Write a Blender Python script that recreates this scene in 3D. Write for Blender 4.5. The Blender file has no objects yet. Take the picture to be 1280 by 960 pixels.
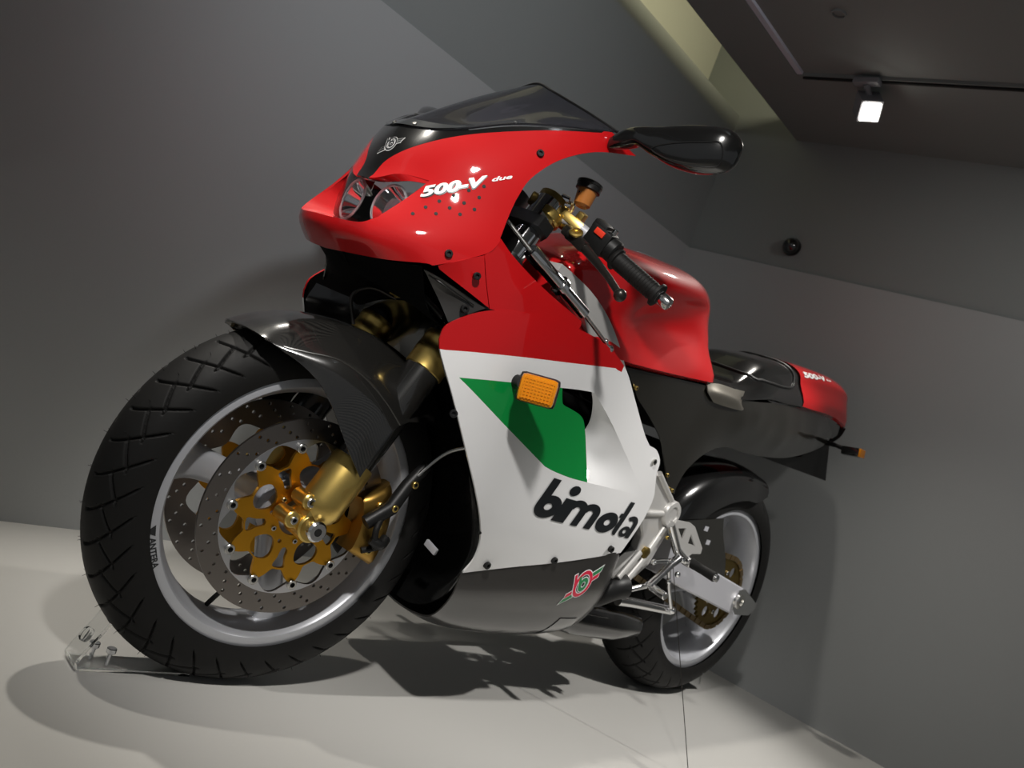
import bpy, bmesh, math, random
import numpy as np
from mathutils import Vector, Matrix
from mathutils.geometry import delaunay_2d_cdt
from mathutils.bvhtree import BVHTree
random.seed(7)
scene = bpy.context.scene
col = scene.collection

# ---------------------------------------------------------------- camera
cam_data = bpy.data.cameras.new('camera')
cam_data.sensor_width = 36.0
cam_data.lens = 36.0 * 1104.2 / 1280.0
cam_data.clip_start = 0.02
cam_data.dof.use_dof = True
cam_data.dof.focus_distance = 1.40
cam_data.dof.aperture_fstop = 7.0
camera = bpy.data.objects.new('camera', cam_data)
col.objects.link(camera)
_r = Vector((-0.64288883, 0.67318851, 0.36539181))
_d = Vector((-0.25649323, 0.26028987, -0.93083855))
_f = Vector((-0.72173761, -0.69214624, 0.00533084))
camera.matrix_world = Matrix(((_r.x, -_d.x, -_f.x, 2.1891), (_r.y, -_d.y, -_f.y, 1.2120), (_r.z, -_d.z, -_f.z, 0.6140), (0, 0, 0, 1)))
scene.camera = camera

# ---------------------------------------------------------------- world, lights, exposure
world = bpy.data.worlds.new('gallery_ambient')
world.use_nodes = True
world.node_tree.nodes['Background'].inputs[0].default_value = (0.92, 0.96, 1.0, 1)
world.node_tree.nodes['Background'].inputs[1].default_value = 0.12
scene.world = world
scene.view_settings.view_transform = 'Standard'
scene.view_settings.look = 'None'
scene.view_settings.exposure = 0.34
scene.view_settings.gamma = 1.0
scene.view_settings.use_curve_mapping = False


def spot(name, loc, target, watts, colour, size_deg, blend=0.35, radius=0.03):
    d = bpy.data.lights.new(name, 'SPOT')
    d.energy = watts
    d.color = colour
    d.spot_size = math.radians(size_deg)
    d.spot_blend = blend
    d.shadow_soft_size = radius
    o = bpy.data.objects.new(name, d)
    col.objects.link(o)
    o.location = loc
    o.rotation_euler = (Vector(target) - Vector(loc)).to_track_quat('-Z', 'Y').to_euler()
    return o


WARM = (1.0, 0.95, 0.87)
NEUT = (1.0, 0.97, 0.93)
spot('key_track_spot', (2.10, 0.93, 1.79), (1.02, 0.15, 0.42), 100, NEUT, 48, 0.8, 0.055)
spot('added_tail_fill', (0.00, 1.05, 1.79), (0.36, 0.2, 0.35), 76, NEUT, 50, 0.7, 0.025)  # added fill out of view, brightens the tail and rear metal parts
spot('added_wall_fill', (1.35, 0.75, 1.79), (0.85, -0.68, 1.40), 32, (0.93, 0.96, 1.0), 84, 1.0, 0.05)  # unseen fill lamp, added to lift the long wall
spot('added_end_wall_fill', (0.25, 1.10, 1.79), (-0.55, 0.30, 0.95), 13, NEUT, 90, 1.0, 0.05)  # unseen fill lamp, added to lift the wall behind the tail
spot('wall_side_track_spot', (1.46, -0.45, 1.79), (1.42, 0.16, 0.0), 30, WARM, 54, 0.7, 0.015)
spot('corner_track_spot', (2.05, -0.38, 1.79), (1.45, 0.15, 0.0), 24, WARM, 54, 0.7, 0.015)

# ---------------------------------------------------------------- materials
MATS = {}


def newmat(name):
    m = bpy.data.materials.new(name)
    m.use_nodes = True
    MATS[name] = m
    return m, m.node_tree, m.node_tree.nodes['Principled BSDF']


def simple(name, colour, rough=0.4, metal=0.0, coat=0.0, noise=0.0, nscale=40.0, bump=0.0, **kw):
    m, nt, b = newmat(name)
    b.inputs['Base Color'].default_value = (*colour, 1)
    b.inputs['Roughness'].default_value = rough
    b.inputs['Metallic'].default_value = metal
    b.inputs['Coat Weight'].default_value = coat
    b.inputs['Coat Roughness'].default_value = 0.04
    for k, v in kw.items():
        b.inputs[k].default_value = v
    if noise > 0 or bump > 0:
        tc = nt.nodes.new('ShaderNodeTexCoord')
        n = nt.nodes.new('ShaderNodeTexNoise')
        n.inputs['Scale'].default_value = nscale
        n.inputs['Detail'].default_value = 4
        nt.links.new(tc.outputs['Object'], n.inputs['Vector'])
        if noise > 0:
            mp = nt.nodes.new('ShaderNodeMapRange')
            mp.inputs['To Min'].default_value = max(0.02, rough - noise)
            mp.inputs['To Max'].default_value = rough + noise
            nt.links.new(n.outputs['Fac'], mp.inputs['Value'])
            nt.links.new(mp.outputs['Result'], b.inputs['Roughness'])
        if bump > 0:
            bp = nt.nodes.new('ShaderNodeBump')
            bp.inputs['Strength'].default_value = bump
            bp.inputs['Distance'].default_value = 0.002
            nt.links.new(n.outputs['Fac'], bp.inputs['Height'])
            nt.links.new(bp.outputs['Normal'], b.inputs['Normal'])
    return m


def carbon(name, scale, dark, light, rough=0.25, uv=True):
    m, nt, b = newmat(name)
    tc = nt.nodes.new('ShaderNodeTexCoord')
    mp = nt.nodes.new('ShaderNodeMapping')
    mp.inputs['Rotation'].default_value = (0, 0, 0.0) if uv else (0.5, 0.6, 0.78)
    ch = nt.nodes.new('ShaderNodeTexChecker')
    ch.inputs['Scale'].default_value = scale
    ch.inputs['Color1'].default_value = (*dark, 1)
    ch.inputs['Color2'].default_value = (*light, 1)
    nt.links.new(tc.outputs['UV' if uv else 'Object'], mp.inputs['Vector'])
    nt.links.new(mp.outputs['Vector'], ch.inputs['Vector'])
    nt.links.new(ch.outputs['Color'], b.inputs['Base Color'])
    b.inputs['Roughness'].default_value = rough
    b.inputs['Coat Weight'].default_value = 1.0
    b.inputs['Coat Roughness'].default_value = 0.05
    return m


simple('floor_white', (0.56, 0.55, 0.52), 0.34, noise=0.05, nscale=6)
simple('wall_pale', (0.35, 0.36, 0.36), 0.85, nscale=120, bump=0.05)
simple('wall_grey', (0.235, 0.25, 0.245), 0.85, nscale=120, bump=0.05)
simple('wall_cove', (0.62, 0.62, 0.55), 0.85)
simple('ceiling_grey', (0.20, 0.215, 0.21), 0.85, nscale=90, bump=0.04)
simple('tray_lit_side', (0.55, 0.55, 0.62), 0.6)  # pale tone carries the light on the tray's side face
simple('paint_red', (0.50, 0.005, 0.007), 0.55, coat=1.0, **{'Specular IOR Level': 0.1})
simple('paint_white', (0.84, 0.84, 0.84), 0.55, coat=1.0, **{'Specular IOR Level': 0.1})
simple('paint_green', (0.003, 0.27, 0.050), 0.55, coat=0.8, **{'Specular IOR Level': 0.1})
simple('paint_black', (0.006, 0.006, 0.006), 0.18, coat=1.0)
simple('paint_greyblack', (0.030, 0.028, 0.026), 0.28, coat=0.6)
simple('decal_black', (0.008, 0.010, 0.012), 0.35, coat=0.4)
simple('decal_white', (0.85, 0.85, 0.85), 0.35)
simple('decal_red', (0.65, 0.02, 0.06), 0.35)
simple('decal_green', (0.03, 0.22, 0.08), 0.35)
simple('rubber', (0.0075, 0.0072, 0.0068), 0.62, noise=0.08, nscale=60, bump=0.1, **{'Specular IOR Level': 0.28})
simple('rubber_groove', (0.006, 0.006, 0.006), 0.8)
simple('rim_silver', (0.50, 0.51, 0.54), 0.36, metal=0.42, noise=0.03, nscale=30)
simple('polished', (0.72, 0.72, 0.72), 0.16, metal=1.0, noise=0.04, nscale=40)
simple('rotor_steel', (0.21, 0.19, 0.175), 0.34, metal=1.0, noise=0.06, nscale=25)
simple('rotor_inner', (0.60, 0.60, 0.62), 0.28, metal=1.0)
simple('gold_anodised', (0.62, 0.30, 0.025), 0.34, metal=1.0, noise=0.04, nscale=30)
simple('gold_satin', (0.70, 0.50, 0.15), 0.36, metal=1.0, noise=0.05, nscale=35)
simple('gold_caliper', (0.42, 0.25, 0.06), 0.40, metal=1.0)
simple('bracket_metal', (0.30, 0.28, 0.24), 0.34, metal=0.85)
simple('gold_dark', (0.20, 0.14, 0.04), 0.45, metal=1.0)
simple('alu_cast', (0.60, 0.59, 0.57), 0.40, metal=0.40, noise=0.06, nscale=60, bump=0.05)
simple('alu_brushed', (0.62, 0.62, 0.66), 0.36, metal=0.35, noise=0.05, nscale=50)
simple('steel_bolt', (0.62, 0.61, 0.58), 0.25, metal=1.0)
simple('socket_black', (0.004, 0.004, 0.004), 0.7)
simple('chrome', (0.85, 0.85, 0.86), 0.06, metal=1.0)
simple('plastic_black', (0.008, 0.008, 0.008), 0.45, **{'Specular IOR Level': 0.35})
simple('plastic_matte', (0.0035, 0.0035, 0.0035), 0.85, **{'Specular IOR Level': 0.08})
simple('lever_dark', (0.055, 0.050, 0.045), 0.35, metal=0.8)
simple('switch_red', (0.85, 0.05, 0.02), 0.4)
simple('chain_steel', (0.22, 0.16, 0.08), 0.45, metal=0.9)
simple('track_grey', (0.25, 0.25, 0.27), 0.5)
carbon('carbon_fine', 470.0, (0.005, 0.005, 0.005), (0.022, 0.021, 0.019))
simple('carbon_tail', (0.010, 0.009, 0.0065), 0.30, coat=1.0)
simple('amber_lens', (1.0, 0.34, 0.012), 0.14, **{'Transmission Weight': 0.25, 'IOR': 1.4})
simple('amber_fluid', (0.60, 0.22, 0.05), 0.25, **{'Transmission Weight': 0.3})
simple('clear_glass', (1, 1, 1), 0.0, **{'Transmission Weight': 1.0, 'IOR': 1.30})
simple('acrylic', (0.97, 0.98, 0.98), 0.03, **{'Transmission Weight': 1.0, 'IOR': 1.25})
simple('tinted_screen', (0.20, 0.20, 0.23), 0.03, **{'Transmission Weight': 0.93, 'IOR': 1.15})
m_, nt_, b_ = newmat('lamp_glow')
b_.inputs['Emission Color'].default_value = (1, 0.95, 0.85, 1)
b_.inputs['Emission Strength'].default_value = 14

# ---------------------------------------------------------------- mesh helpers
STEER = -0.0656
_rk = math.radians(24)
_ax = Vector((-math.sin(_rk), 0, math.cos(_rk)))
_q = Vector((1.34, 0, 0.298)) - 0.035 * Vector((math.cos(_rk), 0, math.sin(_rk)))
SM = Matrix.Translation(_q) @ Matrix.Rotation(STEER, 4, _ax) @ Matrix.Translation(-_q)


def tag(o, label, cat, group=None, kind=None):
    if label:
        o['label'] = label
    if cat:
        o['category'] = cat
    if group:
        o['group'] = group
    if kind:
        o['kind'] = kind
    return o


def mk(name, verts, faces, mat, parent=None, smooth=38, steer=False, mirror=False, matidx=None, fixn=False, label=None, uv=None):
    verts = [Vector(v) for v in verts]
    if mirror:
        verts = [Vector((v.x, -v.y, v.z)) for v in verts]
        faces = [tuple(reversed(f)) for f in faces]
    if steer:
        verts = [SM @ v for v in verts]
    me = bpy.data.meshes.new(name)
    me.from_pydata(verts, [], [tuple(f) for f in faces])
    mats = mat if isinstance(mat, (list, tuple)) else [mat]
    for m in mats:
        me.materials.append(MATS[m])
    if matidx is not None:
        me.polygons.foreach_set('material_index', matidx)
    if uv is not None:
        lay = me.uv_layers.new(name='weave')
        for lp in me.loops:
            lay.data[lp.index].uv = uv[lp.vertex_index]
    bm = bmesh.new()
    bm.from_mesh(me)
    if fixn:
        bmesh.ops.recalc_face_normals(bm, faces=bm.faces)
    for f in bm.faces:
        f.smooth = True
    ang = math.radians(smooth)
    for e in bm.edges:
        if len(e.link_faces) == 1 or (len(e.link_faces) == 2 and e.calc_face_angle(0) > ang):
            e.smooth = False
    bm.to_mesh(me)
    bm.free()
    o = bpy.data.objects.new(name, me)
    col.objects.link(o)
    if parent:
        setparent(o, parent)
    if label:
        o['label'] = label
    return o


def setparent(o, parent):
    o.parent = parent
    w = Matrix.Identity(4)
    p = parent
    chain = []
    while p:
        chain.append(p)
        p = p.parent
    for p in reversed(chain):
        w = w @ p.matrix_parent_inverse @ p.matrix_basis
    o.matrix_parent_inverse = w.inverted()


def empty(name, loc):
    o = bpy.data.objects.new(name, None)
    col.objects.link(o)
    o.empty_display_size = 0.05
    o.location = loc
    return o


def cr(pts, n=8, closed=False):
    """Catmull-Rom through pts, n steps per span."""
    P = [Vector(p) for p in pts]
    k = len(P)
    if k == 2 and not closed:
        return [P[0].lerp(P[1], i / n) for i in range(n + 1)]
    out = []
    spans = k if closed else k - 1
    for i in range(spans):
        if closed:
            a, b, c, d = P[(i - 1) % k], P[i], P[(i + 1) % k], P[(i + 2) % k]
        else:
            b, c = P[i], P[i + 1]
            a = P[i - 1] if i > 0 else b * 2 - c
            d = P[i + 2] if i + 2 < k else c * 2 - b
        for j in range(n):
            t = j / n
            out.append(0.5 * ((2 * b) + (c - a) * t + (2 * a - 5 * b + 4 * c - d) * t * t + (3 * b - a - 3 * c + d) * t ** 3))
    if not closed:
        out.append(P[-1].copy())
    return out


def path(segs, n=6):
    """Join spline segments at hard corners; the last point of the last segment may close the loop."""
    out = []
    for s in segs:
        c = cr(s, n) if len(s) > 2 else [Vector(s[0]).lerp(Vector(s[1]), i / n) for i in range(n + 1)]
        out += c[:-1]
    return out


def merge(*parts):
    V, F = [], []
    for v, f in parts:
        b = len(V)
        V += [Vector(p) for p in v]
        F += [tuple(i + b for i in q) for q in f]
    return V, F


def frame_of(d):
    d = Vector(d).normalized()
    a = Vector((0, 0, 1)) if abs(d.z) < 0.9 else Vector((1, 0, 0))
    x = d.cross(a).normalized()
    return x, d.cross(x).normalized(), d


def g_tube(pts, r, seg=12, caps=True):
    P = [Vector(p) for p in pts]
    n = len(P)
    R = r if isinstance(r, (list, tuple)) else [r] * n
    V, F = [], []
    x = None
    for i in range(n):
        d = (P[min(i + 1, n - 1)] - P[max(i - 1, 0)]).normalized()
        if x is None:
            x, y, _ = frame_of(d)
        else:
            x = (x - d * x.dot(d)).normalized()
            y = d.cross(x)
        for k in range(seg):
            a = 2 * math.pi * k / seg
            V.append(P[i] + R[i] * (math.cos(a) * x + math.sin(a) * y))
    for i in range(n - 1):
        for k in range(seg):
            k2 = (k + 1) % seg
            F.append((i * seg + k, i * seg + k2, (i + 1) * seg + k2, (i + 1) * seg + k))
    if caps:
        F.append(tuple(reversed(range(seg))))
        F.append(tuple((n - 1) * seg + k for k in range(seg)))
    return V, F


def g_rev(profile, origin, axis, seg=32, closed=False, ang0=0.0):
    """Revolve (r, h) profile about an axis through origin; open profiles are capped at both ends."""
    x, y, d = frame_of(axis)
    o = Vector(origin)
    V, F = [], []
    m = len(profile)
    for r, h in profile:
        for k in range(seg):
            a = ang0 + 2 * math.pi * k / seg
            V.append(o + d * h + r * (math.cos(a) * x + math.sin(a) * y))
    for i in range(m if closed else m - 1):
        j = (i + 1) % m
        for k in range(seg):
            k2 = (k + 1) % seg
            F.append((i * seg + k, i * seg + k2, j * seg + k2, j * seg + k))
    if not closed:
        F.append(tuple(reversed(range(seg))))
        F.append(tuple((m - 1) * seg + k for k in range(seg)))
    return V, F


def g_cyl(a, b, r, seg=20, bev=0.0):
    a, b = Vector(a), Vector(b)
    h = (b - a).length
    prof = [(r, 0), (r, h)] if bev <= 0 else [(r - bev, 0), (r, bev), (r, h - bev), (r - bev, h)]
    return g_rev(prof, a, b - a, seg)


def g_box(c, s, rot=None, bev=0.0):
    bm = bmesh.new()
    bmesh.ops.create_cube(bm, size=1.0)
    for v in bm.verts:
        v.co = Vector((v.co.x * s[0], v.co.y * s[1], v.co.z * s[2]))
    if bev > 0:
        bmesh.ops.bevel(bm, geom=list(bm.edges), offset=bev, segments=2, profile=0.6, affect='EDGES')
    bm.verts.index_update()
    M = Matrix.Translation(Vector(c)) @ (rot.to_4x4() if rot else Matrix.Identity(4))
    V = [M @ v.co for v in bm.verts]
    F = [tuple(v.index for v in f.verts) for f in bm.faces]
    bm.free()
    return V, F


def basis(xa, ya):
    x = Vector(xa).normalized()
    z = x.cross(Vector(ya)).normalized()
    y = z.cross(x)
    return Matrix((x, y, z)).transposed()


def g_loft(rows, nu=6, nv=6, close_v=False, caps=False):
    """rows: list of point rows; Catmull-Rom in both directions."""
    A = [cr(r, nv, close_v) for r in rows]
    m = len(A[0])
    cols = [cr([a[j] for a in A], nu) if nu > 1 else [a[j] for a in A] for j in range(m)]
    n = len(cols[0])
    V = [cols[j][i] for i in range(n) for j in range(m)]
    F = []
    for i in range(n - 1):
        for j in range(m if close_v else m - 1):
            j2 = (j + 1) % m
            F.append((i * m + j, i * m + j2, (i + 1) * m + j2, (i + 1) * m + j))
    if caps:
        F.append(tuple(reversed(range(m))))
        F.append(tuple((n - 1) * m + j for j in range(m)))
    return V, F


def grid_uv(V, m):
    n = len(V) // m
    uv = [[0.0, 0.0] for _ in V]
    for i in range(n):
        for j in range(m):
            k = i * m + j
            if j:
                uv[k][0] = uv[k - 1][0] + (V[k] - V[k - 1]).length
            if i:
                uv[k][1] = uv[k - m][1] + (V[k] - V[k - m]).length
    for i in range(n):
        h = uv[i * m + m // 2][0]
        for j in range(m):
            uv[i * m + j][0] -= h
    return uv


def pip(poly, pts):
    """vectorised point in polygon"""
    x, y = pts[:, 0], pts[:, 1]
    inside = np.zeros(len(pts), bool)
    j = len(poly) - 1
    for i in range(len(poly)):
        xi, yi = poly[i]
        xj, yj = poly[j]
        if yi != yj:
            c = ((yi > y) != (yj > y)) & (x < (xj - xi) * (y - yi) / (yj - yi) + xi)
            inside ^= c
        j = i
    return inside


def segdist(pts, poly, closed=True):
    P = np.array(poly)
    Q = np.roll(P, -1, axis=0) if closed else P[1:]
    P = P if closed else P[:-1]
    best = np.full(len(pts), 1e9)
    for a, b in zip(P, Q):
        d = b - a
        t = np.clip(((pts - a) @ d) / max(d @ d, 1e-12), 0, 1)
        best = np.minimum(best, np.linalg.norm(pts - (a + t[:, None] * d), axis=1))
    return best


def cdt_region(outline, holes=(), lines=(), spacing=0.01):
    """2D triangulation of outline minus holes with inner constraint lines; returns (points, triangles)."""
    loops = [list(outline)] + [list(h) for h in holes]
    pts, edges = [], []
    for L in loops:
        b = len(pts)
        pts += L
        edges += [(b + i, b + (i + 1) % len(L)) for i in range(len(L))]
    for L in lines:
        b = len(pts)
        pts += L
        edges += [(b + i, b + i + 1) for i in range(len(L) - 1)]
    o = np.array(outline)
    lo, hi = o.min(0), o.max(0)
    if spacing:
        g = []
        r = 0
        y = lo[1]
        while y < hi[1]:
            xs = np.arange(lo[0] + (spacing / 2 if r % 2 else 0), hi[0], spacing)
            g += [(x, y) for x in xs]
            y += spacing * 0.866
            r += 1
        g = np.array(g) if g else np.zeros((0, 2))
        if len(g):
            keep = pip(outline, g)
            for L in loops:
                keep &= segdist(g, L) > spacing * 0.55
            for L in lines:
                keep &= segdist(g, L, False) > spacing * 0.55
            for h in holes:
                keep &= ~pip(h, g)
            pts += [tuple(p) for p in g[keep]]
    res = delaunay_2d_cdt([Vector(p) for p in pts], edges, [], 0, 1e-7)
    V = np.array([tuple(v) for v in res[0]])
    F = np.array([tuple(f) for f in res[2]])
    c = V[F].mean(1)
    keep = pip(outline, c)
    for h in holes:
        keep &= ~pip(h, c)
    return V, F[keep]


class TPS:
    def __init__(s, P, h, lam=1e-5):
        P = np.array(P, float)
        s.P = P
        n = len(P)
        K = s.k(P, P) + lam * np.eye(n)
        Q = np.hstack([np.ones((n, 1)), P])
        A = np.block([[K, Q], [Q.T, np.zeros((3, 3))]])
        s.w = np.linalg.lstsq(A, np.concatenate([h, np.zeros(3)]), rcond=None)[0]

    def k(s, A, B):
        d2 = ((A[:, None] - B[None]) ** 2).sum(-1)
        return 0.5 * d2 * np.log(d2 + 1e-12)

    def __call__(s, X):
        X = np.array(X, float)
        return s.k(X, s.P) @ s.w[:-3] + np.hstack([np.ones((len(X), 1)), X]) @ s.w[-3:]


def to_par(P, par):
    P = np.array([tuple(p) for p in P])
    if par == 'xz':
        return P[:, [0, 2]], P[:, 1]
    xc = par[1]
    th = np.arctan2(P[:, 1], P[:, 0] - xc)
    return np.stack([th * 0.35, P[:, 2]], 1), np.hypot(P[:, 0] - xc, P[:, 1])


def from_par(A, h, par):
    if par == 'xz':
        return np.stack([A[:, 0], h, A[:, 1]], 1)
    th = A[:, 0] / 0.35
    return np.stack([par[1] + h * np.cos(th), h * np.sin(th), A[:, 1]], 1)


def panel(name, outline, mats, parent, par='xz', extra=(), holes=(), lines=(), regions=(), spacing=0.011,
          thick=0.003, mirror=False, ctrl_holes=True, smooth=50, lam=3e-4, steer=False):
    """Thin shell over a side-view (x,z) or wrapped (angle,z) outline; depth is a thin-plate spline of its points.
    regions: list of (3D polygon, material index)."""
    oa, oh = to_par(outline, par)
    C, H = [oa[::2]], [oh[::2]]
    if len(extra):
        a, h = to_par(extra, par)
        C.append(a)
        H.append(h)
    ha = []
    for hl in holes:
        a, h = to_par(hl, par)
        ha.append([tuple(q) for q in a])
        if ctrl_holes:
            C.append(a[::2])
            H.append(h[::2])
    la = [[tuple(q) for q in to_par(l, par)[0]] for l in lines]
    f = TPS(np.concatenate(C), np.concatenate(H), lam)
    V2, F = cdt_region([tuple(q) for q in oa], ha, la, spacing)
    V = from_par(V2, f(V2), par)
    if par == 'xz':
        F = F[:, ::-1]
    mi = np.zeros(len(F), int)
    cen = V2[F].mean(1)
    for poly, k in regions:
        pa = [tuple(q) for q in to_par(poly, par)[0]]
        mi[pip(pa, cen)] = k
    mats = list(mats) + ['plastic_matte'] * len(mats)
    o = mk(name, [tuple(v) for v in V], [tuple(int(i) for i in q) for q in F], mats, parent, smooth=smooth,
           mirror=mirror, matidx=[int(i) for i in mi], steer=steer)
    if thick:
        s = o.modifiers.new('thickness', 'SOLIDIFY')
        s.thickness = thick
        s.offset = -1
        if mats[0] not in ('clear_glass',):
            s.material_offset = len(mats) // 2
    return o


def bvh_of(o):
    me = o.data
    return BVHTree.FromPolygons([v.co.copy() for v in me.vertices], [tuple(p.vertices) for p in me.polygons])


def g_plate(outline, holes, thick, place, spacing=None):
    """Flat plate with real holes; place(a, b, h) -> 3D."""
    V2, F = cdt_region(outline, holes, (), spacing)
    n = len(V2)
    V = [place(a, b, thick / 2) for a, b in V2] + [place(a, b, -thick / 2) for a, b in V2]
    FF = [tuple(int(i) for i in f) for f in F] + [tuple(int(i) + n for i in reversed(f)) for f in F]
    cnt = {}
    for f in F:
        for i in range(3):
            a, b = int(f[i]), int(f[(i + 1) % 3])
            cnt[(a, b)] = 1
    for (a, b) in list(cnt):
        if (b, a) not in cnt:
            FF.append((b, a, a + n, b + n))
    return V, FF


def circ2(cx, cy, r, n=16, a0=0.0):
    return [(cx + r * math.cos(a0 + 2 * math.pi * k / n), cy + r * math.sin(a0 + 2 * math.pi * k / n)) for k in range(n)]


def text_mesh(s, size, bold=0.0, shear=0.0, sx=1.0, spacing=1.0):
    cu = bpy.data.curves.new('txt', 'FONT')
    cu.body = s
    cu.size = size
    cu.offset = bold
    cu.shear = shear
    cu.space_character = spacing
    cu.resolution_u = 4
    cu.fill_mode = 'FRONT'
    o = bpy.data.objects.new('txt', cu)
    col.objects.link(o)
    dg = bpy.context.evaluated_depsgraph_get()
    dg.update()
    me = bpy.data.meshes.new_from_object(o.evaluated_get(dg))
    V = [(v.co.x * sx, v.co.y) for v in me.vertices]
    F = [tuple(p.vertices) for p in me.polygons]
    bpy.data.objects.remove(o)
    bpy.data.curves.remove(cu)
    bpy.data.meshes.remove(me)
    return V, F


def decal(name, V2, F, target, origin, U, Vv, N, mat, parent, off=0.0008, mirror=False, label=None, sub=0):
    """Lay flat 2D faces on a surface: origin + a*U + b*Vv, dropped along -N onto the target mesh."""
    if sub:
        bm = bmesh.new()
        vs = [bm.verts.new((a, b, 0)) for a, b in V2]
        for f in F:
            try:
                bm.faces.new([vs[i] for i in f])
            except ValueError:
                pass
        bmesh.ops.triangulate(bm, faces=bm.faces)
        for _ in range(sub):
            long = [e for e in bm.edges if e.calc_length() > 0.012]
            if not long:
                break
            bmesh.ops.subdivide_edges(bm, edges=long, cuts=1)
            bmesh.ops.triangulate(bm, faces=bm.faces)
        bm.verts.index_update()
        V2 = [(v.co.x, v.co.y) for v in bm.verts]
        F = [tuple(v.index for v in f.verts) for f in bm.faces]
        bm.free()
    U, Vv, N, o = Vector(U).normalized(), Vector(Vv).normalized(), Vector(N).normalized(), Vector(origin)
    t = bvh_of(target) if not isinstance(target, BVHTree) else target
    out = []
    for a, b in V2:
        p = o + a * U + b * Vv
        h = t.ray_cast(p + N * 0.15, -N, 0.4)[0]
        out.append((h if h else p) + N * off)
    fl = []
    for f in F:
        n = (out[f[1]] - out[f[0]]).cross(out[f[2]] - out[f[0]])
        fl.append(tuple(f) if n.dot(N) >= 0 else tuple(reversed(f)))
    return mk(name, out, fl, mat, parent, mirror=mirror, label=label)


def shared_bolt(name, mesh_key, loc, axis, parent, scale=1.0, steer=False, mirror=False):
    """Copies of one bolt mesh, pointing along axis."""
    me = BOLTS[mesh_key]
    o = bpy.data.objects.new(name, me)
    col.objects.link(o)
    loc, axis = Vector(loc), Vector(axis)
    if mirror:
        loc.y, axis.y = -loc.y, -axis.y
    M = Matrix.Translation(loc) @ axis.to_track_quat('Z', 'Y').to_matrix().to_4x4() @ Matrix.Scale(scale, 4)
    if steer:
        M = SM @ M
    setparent(o, parent)
    o.matrix_basis = M
    return o


BOLTS = {}


def make_bolts():
    def reg(key, geo, mats, mi=None):
        o = mk(key, geo[0], geo[1], mats, None, matidx=mi)
        BOLTS[key] = o.data
        bpy.data.objects.remove(o)
    # socket cap: rounded head with a dark recessed socket
    prof = [(0.0048, -0.003), (0.005, 0.0), (0.0050, 0.0028), (0.0044, 0.0034), (0.0026, 0.0034), (0.0024, 0.001)]
    for key, a, b in (('steel', 'steel_bolt', 'socket_black'), ('black', 'plastic_black', 'socket_black'),
                      ('brass', 'gold_satin', 'socket_black'), ('gold', 'gold_anodised', 'socket_black')):
        V, F = g_rev(prof, (0, 0, 0), (0, 0, 1), 14)
        mi = [0] * len(F)
        mi[-1] = 1
        for k in range(14):
            mi[4 * 14 + k] = 1
        reg(key, (V, F), [a, b], mi)


make_bolts()

# ================================================================ THE SETTING
CORNER = Vector((-0.455, -0.735, 0))
W1 = Vector((1.0, 0.0626, 0)).normalized()      # along the long wall
W2 = Vector((-0.103, 1.0, 0)).normalized()     # along the short wall
N1 = Vector((-W1.y, W1.x, 0))                  # into the room
N2 = Vector((W2.y, -W2.x, 0))


def slab(name, p0, along, length, normal, thick, z0, z1, mat, label, cat='wall'):
    p0 = Vector(p0)
    a, b = p0, p0 + along * length
    c, d = b - normal * thick, a - normal * thick
    V = [Vector((q.x, q.y, z)) for z in (z0, z1) for q in (a, b, c, d)]
    F = [(3, 2, 1, 0), (4, 5, 6, 7), (0, 1, 5, 4), (1, 2, 6, 5), (2, 3, 7, 6), (3, 0, 4, 7)]
    o = mk(name, V, F, mat, None, smooth=30, fixn=True)
    return tag(o, label, cat, kind='structure')


PT = 1.34
slab('floor', CORNER - W1 * 0.5 - N1 * 0.6, W1, 4.6, -N1, 4.6, -0.06, 0.0, 'floor_white', 'glossy off-white display floor under the motorcycle', 'floor')
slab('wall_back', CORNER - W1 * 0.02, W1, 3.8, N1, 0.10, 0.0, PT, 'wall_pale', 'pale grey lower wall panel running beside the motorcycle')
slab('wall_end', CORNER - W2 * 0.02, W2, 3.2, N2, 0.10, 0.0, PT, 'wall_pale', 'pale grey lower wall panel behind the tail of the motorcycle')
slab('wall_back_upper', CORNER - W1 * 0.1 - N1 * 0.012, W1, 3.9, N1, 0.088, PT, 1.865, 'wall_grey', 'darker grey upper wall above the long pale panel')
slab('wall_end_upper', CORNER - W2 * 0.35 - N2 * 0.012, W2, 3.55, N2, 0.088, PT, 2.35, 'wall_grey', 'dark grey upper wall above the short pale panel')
slab('wall_cove', CORNER - W1 * 0.1 - N1 * 0.20, W1, 3.9, N1, 0.05, 1.865, 2.35, 'wall_cove', 'lit cove wall above the upper wall ledge')
slab('trim_1', CORNER - W1 * 0.1 - N1 * 0.10, W1, 3.9, N1, 0.15, 1.82, 1.865, 'wall_cove', 'ledge at the foot of the light cove')
slab('ceiling', CORNER - W1 * 0.10 - N1 * 0.30, W1, 3.9, -N1, 4.0, 2.35, 2.40, 'ceiling_grey', 'upper ceiling above the light cove', 'ceiling')
# dropped soffit: a frame along the cove and along the end wall, with a shallow tray inside it


def flat_poly(name, pts, z0, z1, mat, label, cat):
    n = len(pts)
    V = [Vector((p.x, p.y, z0)) for p in pts] + [Vector((p.x, p.y, z1)) for p in pts]
    F = [tuple(reversed(range(n))), tuple(range(n, 2 * n))] + [(i, (i + 1) % n, (i + 1) % n + n, i + n) for i in range(n)]
    o = mk(name, V, F, mat, None, smooth=30, fixn=True)
    return tag(o, label, cat, kind='structure')


TX = (Vector((-0.030, -0.285, 0)) - CORNER).dot(W1)
TY = (Vector((-0.030, -0.285, 0)) - CORNER).dot(N1)


def wp(a, b):
    return CORNER + W1 * a + N1 * b


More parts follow.
